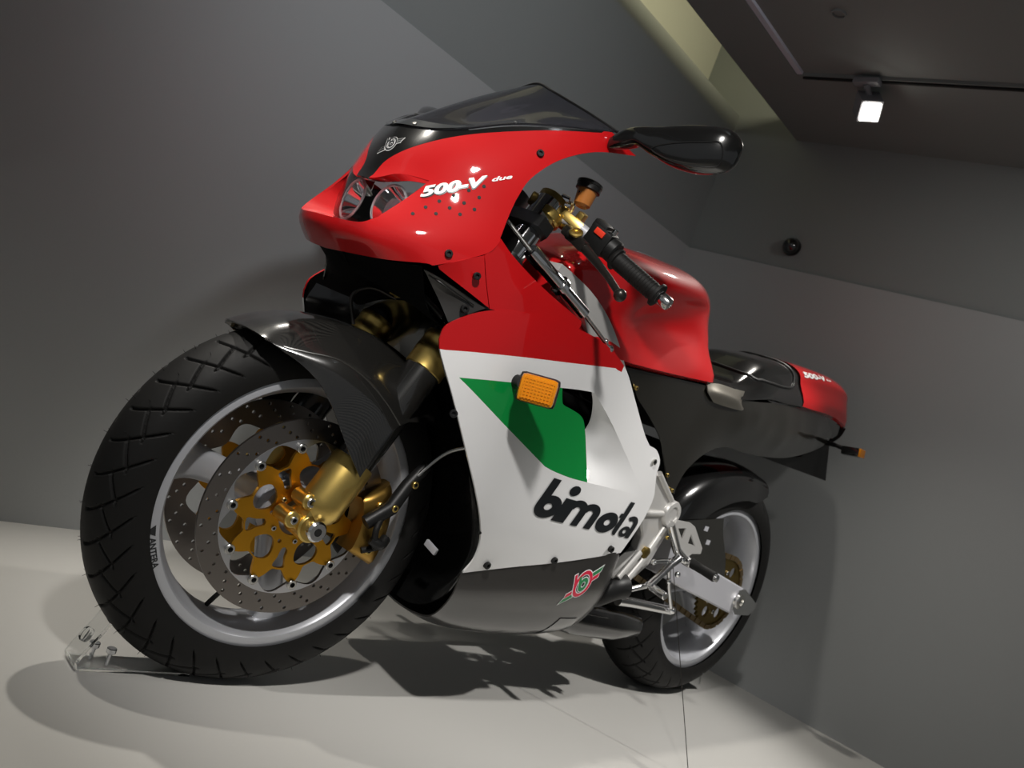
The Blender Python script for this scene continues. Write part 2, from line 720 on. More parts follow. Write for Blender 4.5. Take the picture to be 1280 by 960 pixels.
flat_poly('ceiling_soffit', [wp(-0.05, 0.240), wp(3.8, 0.240), wp(3.8, TY), wp(TX, TY), wp(TX, 3.4), wp(-0.12, 3.4)], 1.80, 1.90, 'ceiling_grey',
          'dark grey dropped soffit around the ceiling tray', 'ceiling')
flat_poly('ceiling_tray', [wp(TX + 0.0, TY), wp(3.8, TY), wp(3.8, 3.4), wp(TX, 3.4)], 1.810, 1.90, 'ceiling_grey',
          'dark grey ceiling tray the lighting track runs along', 'ceiling')
flat_poly('tray_lit_strip', [wp(TX + 0.004, TY + 0.002), wp(3.6, TY + 0.002), wp(3.6, TY + 0.020), wp(TX + 0.004, TY + 0.020)], 1.801, 1.811, 'tray_lit_side',  # flat strip in place of the lit tray side, light put into colour
          'pale strip coloured as the lit side of the ceiling tray', 'trim')
flat_poly('trim_3', [wp(TX - 0.012, TY + 0.02), wp(TX - 0.004, TY + 0.02), wp(TX - 0.004, 3.2), wp(TX - 0.012, 3.2)], 1.794, 1.80, 'socket_black',
          'thin black lighting track groove in the ceiling', 'trim')

# warm fluorescent battens lying in the cove on top of the soffit
lt = bpy.data.lights.new('cove_light', 'AREA')
lt.shape = 'RECTANGLE'
lt.size, lt.size_y = 2.6, 0.05
lt.energy = 5.0
lt.color = (1.0, 0.93, 0.62)
lo = bpy.data.objects.new('cove_light', lt)
col.objects.link(lo)
lo.location = wp(1.5, 0.42) + Vector((0, 0, 1.95))
lo.rotation_euler = (-N1 * 0.8 + Vector((0, 0, 0.10))).to_track_quat('-Z', 'Y').to_euler()

# ---- track spotlight on the soffit
SPOT_ROOT = Vector((-0.0400, -0.0627, 1.7950))
FACE = Vector((-0.0649, -0.0332, 1.7120))
aim = (Vector((1.15, 1.45, 0.15)) - FACE).normalized()
ts = empty('track_spotlight', SPOT_ROOT)
tag(ts, 'small grey box-shaped spotlight hanging lit from the ceiling track', 'spotlight')
R = basis(aim, Vector((0.0, -0.35, 1)).cross(aim))
hc = FACE - aim * 0.042
V, F = g_box(hc, (0.080, 0.062, 0.062), R, 0.004)
mk('head', V, F, 'track_grey', ts, fixn=True)
V, F = g_box(FACE + aim * 0.001, (0.006, 0.050, 0.050), R, 0.002)
mk('lamp_face', V, F, 'lamp_glow', ts, fixn=True)
V, F = g_tube([SPOT_ROOT - Vector((0, 0, 0.012)), hc + Vector((0, 0, 0.02))], 0.008, 12)
mk('stem', V, F, 'track_grey', ts)
V, F = g_box(SPOT_ROOT - Vector((0, 0, 0.006)), (0.030, 0.075, 0.016), None, 0.003)
mk('track_adapter', V, F, 'track_grey', ts, fixn=True)
spot('track_spotlight_beam', FACE + aim * 0.012, (0.7, 0.75, 0.0), 26, WARM, 110, 0.5, 0.02)

# ---- dome camera on the end wall
dp = Vector((-0.5000, -0.3638, 1.4193))
dp = dp - N2 * ((dp - (CORNER - N2 * 0.012)).dot(N2))
dc = empty('dome_camera', dp)
tag(dc, 'small black dome camera mounted low on the dark upper wall', 'camera')
V, F = g_rev([(0.030, 0), (0.031, 0.010), (0.029, 0.016)], dp, N2, 28)
mk('mount_ring', V, F, 'plastic_black', dc)
V, F = g_rev([(0.0285 * math.cos(t * math.pi / 16), 0.016 + 0.0285 * math.sin(t * math.pi / 16)) for t in range(8)], dp, N2, 28)
mk('dome', V, F, 'paint_black', dc)

# ---- small ring fitting in the ceiling tray
rp = Vector((0.2727, -0.0298, 1.8100))
V, F = g_rev([(0.020, -0.006), (0.020, 0.0), (0.016, 0.0), (0.016, -0.006)], rp, (0, 0, 1), 28, closed=True)
o = mk('ceiling_ring', V, F, 'ceiling_grey', None, fixn=True)
tag(o, 'small round grey ring fitting set in the ceiling tray', 'ceiling fitting')

# ================================================================ THE MOTORCYCLE
bike = empty('motorcycle', (0.67, 0, 0))
tag(bike, 'red, white and green racing motorcycle with black belly pan on the white floor', 'motorcycle')
AX_F = Vector((1.34, 0, 0.298))
AX_R = Vector((0.0, 0, 0.313))


def make_tyre(name, parent, axle, Rc, rs, hw, amax, ngroove, steer, phase):
    """Tyre with moulded grooves: profile y = hw sin a, r = Rc + rs cos a."""
    NT, NA = 1440, 132
    th = np.arange(NT) / NT * 2 * math.pi
    per = 360.0 / ngroove
    V = []
    for j in range(NA + 1):
        a = -amax + 2 * amax * j / NA
        r, y, ca, sa = Rc + rs * math.cos(a), hw * math.sin(a), math.cos(a), math.sin(a)
        ad = abs(math.degrees(a))
        ph = np.degrees(th) - phase + (0 if a >= 0 else per * 0.5)
        dep = np.zeros(NT)
        k = math.radians(1) * r

        def off(c):
            return np.abs((ph - c + per / 2) % per - per / 2) * k
        lead = per * (max(0.0, ad - 10) / 68) ** 1.5
        if 8 < ad < 82:
            w = 0.0019 * min(1, (82 - ad) / 8)
            dep = np.maximum(dep, np.clip(1.5 - off(lead) / max(w, 1e-4), 0, 1))
        if 34 < ad < 56:
            f = (ad - 36) / 17
            dep = np.maximum(dep, np.clip(1.4 - off(per * (0.2 - 0.72 * f)) / 0.0042, 0, 1))
        rr = r - 0.0040 * dep * max(0.0, ca + 0.1)
        yy = y - 0.0040 * dep * sa
        for q in range(NT):
            V.append((axle.x + rr[q] * math.cos(th[q]), axle.y + yy[q], axle.z + rr[q] * math.sin(th[q])))
    F = []
    for j in range(NA):
        for q in range(NT):
            q2 = (q + 1) % NT
            F.append((j * NT + q, (j + 1) * NT + q, (j + 1) * NT + q2, j * NT + q2))
    return mk(name, V, F, 'rubber', parent, smooth=60, steer=steer)


def make_nubs(parent, axle, Rc, rs, hw, n, steer):
    """Moulding hairs left on the tread of a new tyre."""
    P = []
    for k in range(n):
        for a in (-0.55, 0.0, 0.5):
            t = 2 * math.pi * (k + 0.3 * a) / n
            r, y = Rc + rs * math.cos(a), hw * math.sin(a)
            d = Vector((math.cos(t) * math.cos(a), math.sin(a), math.sin(t) * math.cos(a)))
            b = axle + Vector((r * math.cos(t), y, r * math.sin(t)))
            if b.z < 0.03:
                continue
            P.append(g_tube([b - d * 0.001, b + d * 0.006], [0.0005, 0.0003], 4))
    V, F = merge(*P)
    o = mk('moulding_hairs', V, F, 'rubber', parent, steer=steer)
    o['kind'] = 'stuff'
    return o


def make_rim(name, axle, hw, parent, steer, spokes, depth):
    # lip, well and barrel
    pr = [(0.229, hw), (0.2265, hw + 0.0015), (0.2085, hw + 0.0015), (0.2055, hw - 0.001), (0.203, hw - 0.010),
          (0.199, hw - 0.016), (0.193, hw * 0.45), (0.190, 0.0), (0.193, -hw * 0.45), (0.199, -hw + 0.016), (0.203, -hw + 0.010),
          (0.2055, -hw + 0.001), (0.2085, -hw - 0.0015), (0.2265, -hw - 0.0015), (0.229, -hw), (0.222, -hw + 0.01),
          (0.212, 0.0), (0.222, hw - 0.01)]
    rim = mk(name, *g_rev(pr, axle, (0, 1, 0), 144, closed=True), 'rim_silver', parent, steer=steer, fixn=True)
    V, F = g_rev([(0.020, -0.052), (0.048, -0.050), (0.050, -0.028), (0.040, -0.02), (0.038, 0.02), (0.050, 0.028), (0.048, 0.050), (0.020, 0.052)], axle, (0, 1, 0), 40)
    mk('hub', V, F, 'rim_silver', rim, steer=steer, fixn=True)
    for ang in spokes:
        a = math.radians(ang)
        u = Vector((math.cos(a), 0, math.sin(a)))
        t = Vector((-math.sin(a), 0, math.cos(a)))
        rows = []
        for r, w, d, sw in ((0.036, 0.030, 0.024, 0.0), (0.075, 0.025, 0.022, 0.004), (0.120, 0.023, 0.020, 0.006), (0.160, 0.026, 0.019, 0.004), (0.183, 0.034, 0.020, 0.0), (0.198, 0.045, 0.022, 0.0)):
            c = axle + u * r + t * sw
            ring = []
            for ct, st in ((1, 0.35), (0.75, 0.85), (0.3, 1), (-0.3, 1), (-0.75, 0.85), (-1, 0.35), (-1, -0.35), (-0.75, -0.85), (-0.3, -1), (0.3, -1), (0.75, -0.85), (1, -0.35)):
                ring.append(c + t * (w * ct) + Vector((0, d * depth * st, 0)))
            rows.append(ring)
        V, F = g_loft(rows, 4, 2, close_v=True, caps=True)
        mk('spoke', V, F, 'rim_silver', rim, steer=steer, fixn=True)
    return rim


front_wheel = make_rim('front_wheel', AX_F, 0.0535, bike, True, (12, 132, 252), 1.0)
make_tyre('tyre', front_wheel, AX_F, 0.2385, 0.0595, 0.0605, math.radians(106), 36, True, 48.4)
make_nubs(front_wheel, AX_F, 0.2385, 0.0595, 0.0605, 34, True)
rear_wheel = make_rim('rear_wheel', AX_R, 0.0775, bike, False, (100, 220, 340), 1.3)
make_tyre('tyre', rear_wheel, AX_R, 0.245, 0.068, 0.090, math.radians(108), 30, False, 5.0)
make_nubs(rear_wheel, AX_R, 0.245, 0.068, 0.090, 30, False)


def curved_text(name, s, size, radius, ang_mid, y, axle, mat, parent, steer, bold=0.0, sx=1.0, label=None):
    """Lettering bent round the rim lip (reads with its top towards the axle)."""
    V2, F = text_mesh(s, size, bold, 0.0, sx)
    xs = [v[0] for v in V2]
    mid = (min(xs) + max(xs)) / 2
    out = []
    for a, b in V2:
        t = ang_mid - (a - mid) / radius
        r = radius - b + size * 0.35
        out.append(axle + Vector((r * math.cos(t), y, r * math.sin(t))))
    FF = []
    for f in F:
        n = (out[f[1]] - out[f[0]]).cross(out[f[2]] - out[f[0]])
        FF.append(f if n.y > 0 else tuple(reversed(f)))
    return mk(name, out, FF, mat, parent, steer=steer, label=label)


curved_text('rim_lettering', 'ANTERA', 0.013, 0.2175, math.radians(-26), 0.0556, AX_F, 'decal_black', front_wheel, True, 0.0004, 0.95, 'small black lettering on the rim lip')
# small arched mark ahead of the rim lettering
c0 = AX_F + Vector((0.2175 * math.cos(math.radians(-17)), 0.0556, 0.2175 * math.sin(math.radians(-17))))
tr = Vector((math.cos(math.radians(-17)), 0, math.sin(math.radians(-17))))
tt = Vector((-tr.z, 0, tr.x))
V = [c0 + tt * a + tr * b for a, b in ((-0.008, -0.004), (0.009, -0.004), (0.004, 0.004), (-0.004, 0.005))]
mk('rim_mark', V, [(0, 1, 2, 3)], 'decal_black', front_wheel, steer=True)
V, F = g_cyl(AX_F + Vector((0.060, 0.008, -0.180)), AX_F + Vector((0.050, 0.02, -0.150)), 0.004, 10, 0.001)
mk('valve', V, F, 'plastic_black', front_wheel, steer=True)


# ---------------------------------------------------------------- brake discs
def disc_parts(axle, y, R, parent, steer, side, name='brake_disc'):
    def place(a, b, h):
        return axle + Vector((a, y + h, b))
    nb = 10
    inner = []
    for k in range(nb * 12):
        t = 2 * math.pi * k / (nb * 12)
        c = math.cos(nb * t)
        inner.append(((0.735 - 0.050 * c) * R * math.cos(t), (0.735 - 0.050 * c) * R * math.sin(t)))
    holes = [inner]
    for k in range(24):
        t0 = 2 * math.pi * k / 24
        for j, (rr, dt) in enumerate(((0.955, 0.0), (0.885, 0.05), (0.825, 0.115))):
            t = t0 + dt * 1.3
            holes.append(circ2(rr * R * math.cos(t), rr * R * math.sin(t), 0.0030, 8))
    V, F = g_plate(circ2(0, 0, R, 120), holes, 0.005, place)
    d = mk(name, V, F, 'rotor_steel', parent, steer=steer, smooth=30)
    # pale unswept ring
    def place2(a, b, h):
        return axle + Vector((a, y + side * 0.0027 + h, b))
    V, F = g_plate(circ2(0, 0, 0.795 * R, 120), [[(q[0] * 1.003, q[1] * 1.003) for q in inner]], 0.0005, place2)
    mk('inner_band', V, F, 'rotor_inner', d, steer=steer, smooth=30)
    # gold carrier with windows
    out = []
    for k in range(nb * 16):
        t = 2 * math.pi * k / (nb * 16)
        c = math.cos(nb * t)
        rr = (0.60 + 0.095 * max(-0.55, c) ** 1 if c > -0.55 else 0.60 - 0.095 * 0.55) * R
        out.append((rr * math.cos(t + math.pi / nb * 0), rr * math.sin(t)))
    wins = [circ2(0, 0, 0.030 * R / 0.16, 32)]
    for k in range(5):
        t = 2 * math.pi * (k + 0.25) / 5
        ur, ut = Vector((math.cos(t), math.sin(t))), Vector((-math.sin(t), math.cos(t)))
        big = [(0.052, -0.012), (0.047, 0.0), (0.052, 0.012), (0.066, 0.021), (0.077, 0.019), (0.085, 0.008), (0.085, -0.008), (0.077, -0.019), (0.066, -0.021)]
        wins.append([tuple((ur * (a * R / 0.16) + ut * (b * R / 0.16))) for a, b in [(p.x, p.y) for p in cr([(a, b, 0) for a, b in big], 3, True)]])
        t = 2 * math.pi * (k + 0.75) / 5
        ur, ut = Vector((math.cos(t), math.sin(t))), Vector((-math.sin(t), math.cos(t)))
        sml = [(0.054, -0.006), (0.052, 0.004), (0.068, 0.007), (0.082, 0.011), (0.085, 0.0), (0.082, -0.011), (0.068, -0.007)]
        wins.append([tuple((ur * (a * R / 0.16) + ut * (b * R / 0.16))) for a, b in [(p.x, p.y) for p in cr([(a, b, 0) for a, b in sml], 3, True)]])
        t = 2 * math.pi * (k + 0.0) / 5
        wins.append(circ2(0.044 * R / 0.16 * math.cos(t), 0.044 * R / 0.16 * math.sin(t), 0.0035, 10))
    def place3(a, b, h):
        return axle + Vector((a, y + side * 0.001 + h, b))
    V, F = g_plate(out, wins, 0.006, place3)
    mk('disc_carrier', V, F, 'gold_anodised', d, steer=steer, smooth=30)
    for k in range(nb):
        t = 2 * math.pi * k / nb
        p = axle + Vector((0.71 * R * math.cos(t), y + side * 0.0035, 0.71 * R * math.sin(t)))
        shared_bolt('bobbin', 'steel', p, (0, side, 0), d, 1.65 * R / 0.16, steer)
    for k in range(5):
        t = 2 * math.pi * (k + 0.5) / 5
        p = axle + Vector((0.040 * math.cos(t), y + side * 0.004, 0.040 * math.sin(t)))
        shared_bolt('bolt', 'steel', p, (0, side, 0), d, 0.85, steer)
    return d


disc_parts(AX_F, 0.066, 0.160, bike, True, 1)
disc_parts(AX_F, -0.066, 0.160, bike, True, -1)

# ---------------------------------------------------------------- front fork (both legs), axle, calipers
FD = Vector((-math.sin(math.radians(20.5)), 0, math.cos(math.radians(20.5))))
FN = Vector((FD.z, 0, -FD.x))       # forward, square to the fork


def fork_leg(s):
    A = AX_F + Vector((0, 0.104 * s, 0))
    P = lambda t, f=0.0, y=0.0: A + FD * t + FN * f + Vector((0, y * s, 0))
    V, F = g_rev([(0.0320, 0.085 + 0.023 * k) for k in range(11)], A, FD, 40)
    leg = mk('fork_leg', V, F, 'carbon_fine', bike, steer=True, uv=[((i % 40) / 40 * 0.2011, 0.023 * (i // 40)) for i in range(len(V))], label='carbon fibre fork tube')
    # gold bottom casting with axle clamp
    V, F = g_rev([(0.020, 0.012), (0.030, 0.020), (0.0350, 0.032), (0.0360, 0.045), (0.0360, 0.118), (0.0350, 0.122), (0.0325, 0.122)], A, FD, 44)
    cast = merge((V, F), g_cyl(P(0.0, 0, -0.034), P(0.0, 0, 0.020), 0.024, 28, 0.003), g_box(P(0.016, 0.004), (0.030, 0.040, 0.040), basis(FD, (0, 1, 0)), 0.006),
                 g_cyl(P(-0.006, 0.034, -0.030), P(-0.006, 0.034, 0.014), 0.0135, 20, 0.002), g_box(P(-0.004, 0.018, -0.008), (0.030, 0.040, 0.024), basis(FN, (0, 1, 0)), 0.004),
                 g_cyl(P(0.030, 0.030, -0.026), P(0.030, 0.030, 0.016), 0.0125, 20, 0.002), g_box(P(0.026, 0.016, -0.006), (0.030, 0.036, 0.020), basis(FN, (0, 1, 0)), 0.004))
    mk('axle_clamp', *cast, 'gold_satin', leg, steer=True, fixn=True)
    if s > 0:
        # raised round emblem cast in the fork bottom
        e = A + FD * 0.072
        for r0, r1 in ((0.0105, 0.0120), (0.0060, 0.0078)):
            out = []
            FF = []
            N = 24
            for k in range(N):
                t = 2 * math.pi * k / N
                for r in (r0, r1):
                    a, b = r * math.cos(t), r * math.sin(t)
                    # wrap on the cylinder, centred on its outer-rear face
                    ang = math.radians(62) + b / 0.0362
                    rad = FN * math.cos(ang) + Vector((0, 1, 0)) * math.sin(ang)
                    rad = FN * math.cos(math.radians(100) + b / 0.0362) + Vector((0, 1, 0)) * math.sin(math.radians(100) + b / 0.0362)
                    out.append(e + FD * a + rad * 0.0366)
            for k in range(N):
                k2 = (k + 1) % N
                FF.append((2 * k, 2 * k + 1, 2 * k2 + 1, 2 * k2))
            mk('cast_emblem', out, FF, 'gold_satin', leg, steer=True, fixn=True)
    # gold collar and upper tube
    V, F = g_rev([(0.031, 0.305), (0.0345, 0.307), (0.0345, 0.330), (0.0352, 0.331), (0.0352, 0.343), (0.0345, 0.344), (0.0345, 0.357), (0.0352, 0.358), (0.0352, 0.368), (0.0335, 0.372)], A, FD, 44)
    mk('collar', V, F, 'gold_satin', leg, steer=True)
    mk('upper_tube', *g_cyl(P(0.365), P(0.560), 0.0270, 32), 'plastic_black', leg, steer=True)
    mk('chrome_tube', *g_cyl(P(0.545), P(0.690), 0.0262, 32, 0.002), 'chrome', leg, steer=True)
    shared_bolt('pinch_bolt', 'steel', P(-0.006, 0.034, 0.014), (0, s, 0), leg, 1.3, True)
    shared_bolt('pinch_bolt', 'steel', P(0.030, 0.030, 0.016), (0, s, 0), leg, 1.6, True)
    return leg


left_leg = fork_leg(1)
right_leg = fork_leg(-1)
V, F = g_rev([(0.009, -0.138), (0.0125, -0.134), (0.0125, 0.132), (0.0165, 0.133), (0.0165, 0.139), (0.0135, 0.142), (0.0065, 0.142), (0.006, 0.136)], AX_F, (0, 1, 0), 32)
mi = [0] * len(V)
axle = mk('front_axle', V, F, 'polished', bike, steer=True)
mk('axle_socket', *g_rev([(0.0055, 0.1365), (0.0055, 0.1425), (0.001, 0.1425)], AX_F, (0, 1, 0), 16), 'socket_black', axle, steer=True)


def caliper(s):
    """Four-piston caliper gripping the disc behind the fork."""
    def at(r, ang, y):
        a = math.radians(ang)
        return AX_F + Vector((r * math.cos(a), y * s, r * math.sin(a)))
    rows = []
    for ang in (148, 152, 166, 180, 194, 198):
        k = 0.75 if ang in (148, 198) else 1.0
        ring = [at(0.108, ang, 0.066 + 0.030 * k), at(0.135, ang, 0.066 + 0.034 * k), at(0.160, ang, 0.066 + 0.030 * k), at(0.172, ang, 0.066 + 0.012 * k),
                at(0.172, ang, 0.066 - 0.010), at(0.160, ang, 0.050), at(0.135, ang, 0.047), at(0.108, ang, 0.050)]
        rows.append(ring)
    V, F = g_loft(rows, 3, 2, close_v=True, caps=True)
    c = mk('brake_caliper', V, F, 'gold_caliper', bike, steer=True, fixn=True, label='gold brake caliper')
    for ang in (157, 172, 190):
        shared_bolt('bolt', 'brass', at(0.136, ang, 0.066 + 0.034), (0, s, 0), c, 1.4, True)
    # black bracket to the fork and hose
    V, F = g_tube([at(0.105, 168, 0.108), at(0.150, 158, 0.112), at(0.185, 148, 0.110), at(0.230, 143, 0.106)], [0.012, 0.013, 0.012, 0.010], 12)
    mk('bracket', V, F, 'plastic_black', c, steer=True)
    for r, a in ((0.150, 157), (0.192, 147)):
        shared_bolt('bracket_bolt', 'brass', at(r, a, 0.122), (0, s, 0), c, 1.25, True)
    V, F = g_tube(cr([at(0.130, 164, 0.115), at(0.118, 172, 0.124), at(0.128, 184, 0.120), at(0.140, 186, 0.110), at(0.120, 192, 0.104)], 6), 0.0055, 10)
    mk('hose', V, F, 'rubber', c, steer=True)
    V, F = g_tube(cr([at(0.118, 180, 0.118), at(0.134, 182, 0.125), at(0.146, 178, 0.118)], 6), 0.009, 10)
    mk('hose_fitting', V, F, 'plastic_black', c, steer=True)
    V, F = g_tube(cr([at(0.165, 152, 0.112), at(0.215, 143, 0.116), at(0.262, 139, 0.128), at(0.300, 139, 0.150)], 6), 0.0035, 10)
    mk('brake_line', V, F, 'steel_bolt', c, steer=True)
    return c


caliper(1)
caliper(-1)


# ---------------------------------------------------------------- front mudguard
def fz(phi, r, y):
    a = math.radians(phi)
    return AX_F + Vector((r * math.cos(a), y, r * math.sin(a)))


FRC = (0.0, 0.10, 0.25, 0.45, 0.64, 0.83, 1.0)


def arc_row(p0, r, y):
    p0 = Vector(p0)
    f0 = math.degrees(math.atan2(p0.z - AX_F.z, p0.x - AX_F.x))
    r0 = math.hypot(p0.z - AX_F.z, p0.x - AX_F.x)
    return [p0] + [fz(f0 + (138 - f0) * k, r + (r0 - r) * max(0, 1 - k / 0.4) ** 2, y) for k in FRC[1:]]


rowsL = [
    arc_row((1.5195, 0.0000, 0.5558), 0.3185, 0.0),
    arc_row((1.5187, 0.0300, 0.5557), 0.3165, 0.031),
    arc_row((1.5087, 0.0560, 0.5531), 0.309, 0.060),
    [(1.5000, 0.0740, 0.5494), (1.4796, 0.0840, 0.5467), (1.4454, 0.1000, 0.5507), (1.3977, 0.1180, 0.5566), (1.3530, 0.1320, 0.5446), (1.3081, 0.1420, 0.5202), (1.2693, 0.1460, 0.4928)],
    [(1.4944, 0.0750, 0.5477), (1.4755, 0.0860, 0.5408), (1.4481, 0.1040, 0.5317), (1.4178, 0.1240, 0.5136), (1.3862, 0.1380, 0.4812), (1.3475, 0.1460, 0.4352), (1.3081, 0.1490, 0.3967)],
]
# the apron behind the fork carries on down on the tyre side, the outer wing ends with its tip over the fork
full = [[Vector((p[0], -p[1], p[2])) for p in r] for r in reversed(rowsL[1:])] + [[Vector(p) for p in r] for r in rowsL]
V, F = g_loft(full, 5, 6)
fender = mk('front_mudguard', V, F, 'carbon_fine', bike, steer=True, fixn=True, uv=grid_uv(V, len(cr(full[0], 6))), label='carbon fibre front mudguard')
sd = fender.modifiers.new('thickness', 'SOLIDIFY')
sd.thickness = 0.0022
# rounded bead along the wing crease
for sgn in (1, -1):
    V, F = g_tube(cr([Vector((p[0], p[1] * sgn, p[2])) for p in rowsL[3]], 6)[7:], 0.0018, 8)
    mk('crease_bead', V, F, 'carbon_fine', fender, steer=True)

# ================================================================ FAIRING
CY = ('cyl', 1.02)


def mir(pts):
    return [Vector((p[0], -p[1], p[2])) for p in pts]


# upper fairing: base of the screen, rear edges, lower lip; left half then mirrored
top_l = [(1.390, 0.0, 0.940), (1.3719, 0.0653, 0.9457), (1.3414, 0.1013, 0.9633), (1.2847, 0.1383, 1.0009), (1.2204, 0.1743, 1.0326), (1.1340, 0.2025, 1.0706)]
tip_l = [(1.1340, 0.2025, 1.0706), (1.085, 0.207, 1.064), (1.0631, 0.2083, 1.0622)]
rear_l = [(1.0631, 0.2083, 1.0622), (1.1537, 0.2042, 1.0257), (1.2125, 0.1932, 0.9828), (1.2513, 0.1891, 0.9344), (1.2648, 0.1903, 0.8975), (1.2709, 0.1933, 0.8618), (1.2762, 0.1995, 0.8260)]
bot_l = [(1.2762, 0.1995, 0.8260), (1.2789, 0.2024, 0.8121), (1.2959, 0.2006, 0.7893), (1.3521, 0.1755, 0.7464), (1.3660, 0.1649, 0.7418), (1.4033, 0.1157, 0.7252), (1.4279, 0.0507, 0.7163), (1.430, 0.0, 0.7135)]
half = path([top_l, tip_l, rear_l, bot_l], 6)
right = mir(half)
outline = half + [Vector(bot_l[-1])] + list(reversed(right[1:]))
# extra control: lip bulge, flanks and the spine
ex = []
for p in [(1.4593, 0.0347, 0.7339), (1.4356, 0.1036, 0.7452), (1.3970, 0.1452, 0.7635), (1.3486, 0.1731, 0.7861), (1.3058, 0.1911, 0.8074), (1.3516, 0.1496, 0.8320), (1.3130, 0.1687, 0.8604), (1.3033, 0.1612, 0.9236), (1.3428, 0.1268, 0.9218), (1.2408, 0.1751, 0.9951), (1.1928, 0.1910, 1.0253),
          (1.3894, 0.1389, 0.7912), (1.4068, 0.1123, 0.8034), (1.3730, 0.1026, 0.8854), (1.3982, 0.0490, 0.8872), (1.2953, 0.1761, 0.8823), (1.3202, 0.1735, 0.8317)]:
    ex += [Vector(p), Vector((p[0], -p[1], p[2]))]
ex += [Vector((1.473, 0, 0.745)), Vector((1.409, 0, 0.872)), Vector((1.401, 0, 0.905))]
hl = [(1.417, 0.0, 0.841), (1.414, 0.030, 0.843), (1.3986, 0.0662, 0.8606), (1.3733, 0.1092, 0.8648)]
hl2 = [(1.3733, 0.1092, 0.8648), (1.4000, 0.1043, 0.8222), (1.4307, 0.0998, 0.7799)]
hl3 = [(1.4307, 0.0998, 0.7799), (1.447, 0.085, 0.763), (1.465, 0.042, 0.757), (1.469, 0.0, 0.757)]
hole_half = path([hl, hl2, hl3], 5)
hole = hole_half + [Vector(hl3[-1])] + list(reversed(mir(hole_half)[1:]))
# black centre panel with rounded tip over the lamp, spreading into a band along the screen
bl = [(1.4155, 0.020, 0.8422), (1.4070, 0.0249, 0.8714), (1.3978, 0.0436, 0.8950), (1.3868, 0.0615, 0.9125), (1.3672, 0.0866, 0.9348), (1.3381, 0.1102, 0.9588), (1.3050, 0.1314, 0.9807), (1.2428, 0.1655, 1.0168), (1.1696, 0.1945, 1.0524), (1.1331, 0.2030, 1.0683)]
bseg = cr(bl, 5)
black_region = [Vector((1.43, -0.020, 0.820)), Vector((1.43, 0.020, 0.820))] + bseg + [Vector((1.10, 0.21, 1.12)), Vector((1.30, 0.0, 1.05)), Vector((1.10, -0.21, 1.12))] + list(reversed(mir(bseg)))
line_l = [p for p in bseg[1:-3]]
upper = panel('upper_fairing', outline, ['paint_red', 'paint_black'], bike, CY, ex, [hole], [line_l, mir(line_l)], [(black_region, 1)], 0.0105, 0.0035)
upper['label'] = 'red nose fairing with black centre panel'
up_bvh = bvh_of(upper)

# headlamp: bezel wall, lens, two reflectors and a dark housing
lens_t = [(1.398, 0.0, 0.842), (1.396, 0.040, 0.845), (1.388, 0.085, 0.855), (1.366, 0.120, 0.861)]
lens_r = [(1.366, 0.120, 0.861), (1.385, 0.098, 0.815), (1.397, 0.074, 0.780)]
lens_b = [(1.397, 0.074, 0.780), (1.401, 0.060, 0.773), (1.405, 0.030, 0.770), (1.406, 0.0, 0.770)]
lh = path([lens_t, lens_r, lens_b], 5)
lens_loop = lh + [Vector(lens_b[-1])] + list(reversed(mir(lh)[1:]))
n = len(hole)
assert n == len(lens_loop)
Vb = [Vector(p) for p in hole] + [Vector(p) for p in lens_loop]
Fb = [(i, (i + 1) % n, (i + 1) % n + n, i + n) for i in range(n)]
mk('lamp_bezel', Vb, Fb, 'paint_red', upper, fixn=True)
lamp = mk('headlamp', *g_loft([[Vector((p.x - 0.055 - 0.02 * t, p.y * (1 - 0.12 * t), 0.812 + (p.z - 0.812) * (1 - 0.12 * t))) for p in lens_loop[::2]] for t in (0, 1)], 1, 1, close_v=True, caps=True), 'plastic_matte', bike, fixn=True,
          label='twin headlamp behind one clear lens')
panel('lens', lens_loop, ['clear_glass'], lamp, CY, [Vector((1.414, 0, 0.805)), Vector((1.407, 0.05, 0.808)), Vector((1.407, -0.05, 0.808)), Vector((1.391, 0.085, 0.815)), Vector((1.391, -0.085, 0.815))], spacing=0.012, thick=0.002)
for s in (1, -1):
    c = Vector((1.350, 0.046 * s, 0.808))
    ax = Vector((1.0, 0.14 * s, 0.05)).normalized()
    pr = [(0.0345, 0.034), (0.033, 0.030)] + [(0.033 * math.sqrt(1 - t / 7.5), 0.030 - 0.040 * t / 7) for t in range(1, 8)]
    V, F = g_rev(pr, c, ax, 40)
    F = F[:-2] + [F[-1]]
    mk('reflector', V, F, 'chrome', lamp)
    V, F = g_rev([(0.0345, 0.0335), (0.0375, 0.036), (0.0345, 0.0385), (0.033, 0.036)], c, ax, 40, closed=True)
    mk('reflector_ring', V, F, 'alu_brushed', lamp, fixn=True)
    V, F = g_rev([(0.004, -0.008), (0.0065, 0.006), (0.0060, 0.016), (0.002, 0.020)], c, ax, 20)
    mk('bulb', V, F, 'chrome', lamp)
    V, F = g_rev([(0.0115, 0.010), (0.0125, 0.014), (0.010, 0.019), (0.003, 0.021)], c, ax, 20)
    mk('bulb_cap', V, F, 'alu_brushed', lamp)
    V, F = g_plate([(0.0, -0.006), (0.034, -0.016), (0.052, 0.030), (0.046, 0.040), (0.004, 0.036)], [], 0.002, lambda a, b, h: Vector((1.368 - a * 0.62 + h, (0.052 + a * 1.15) * s, 0.806 + b + a * 0.15)))
    mk('sparkle_panel', V, F, 'rotor_inner', lamp, fixn=True)

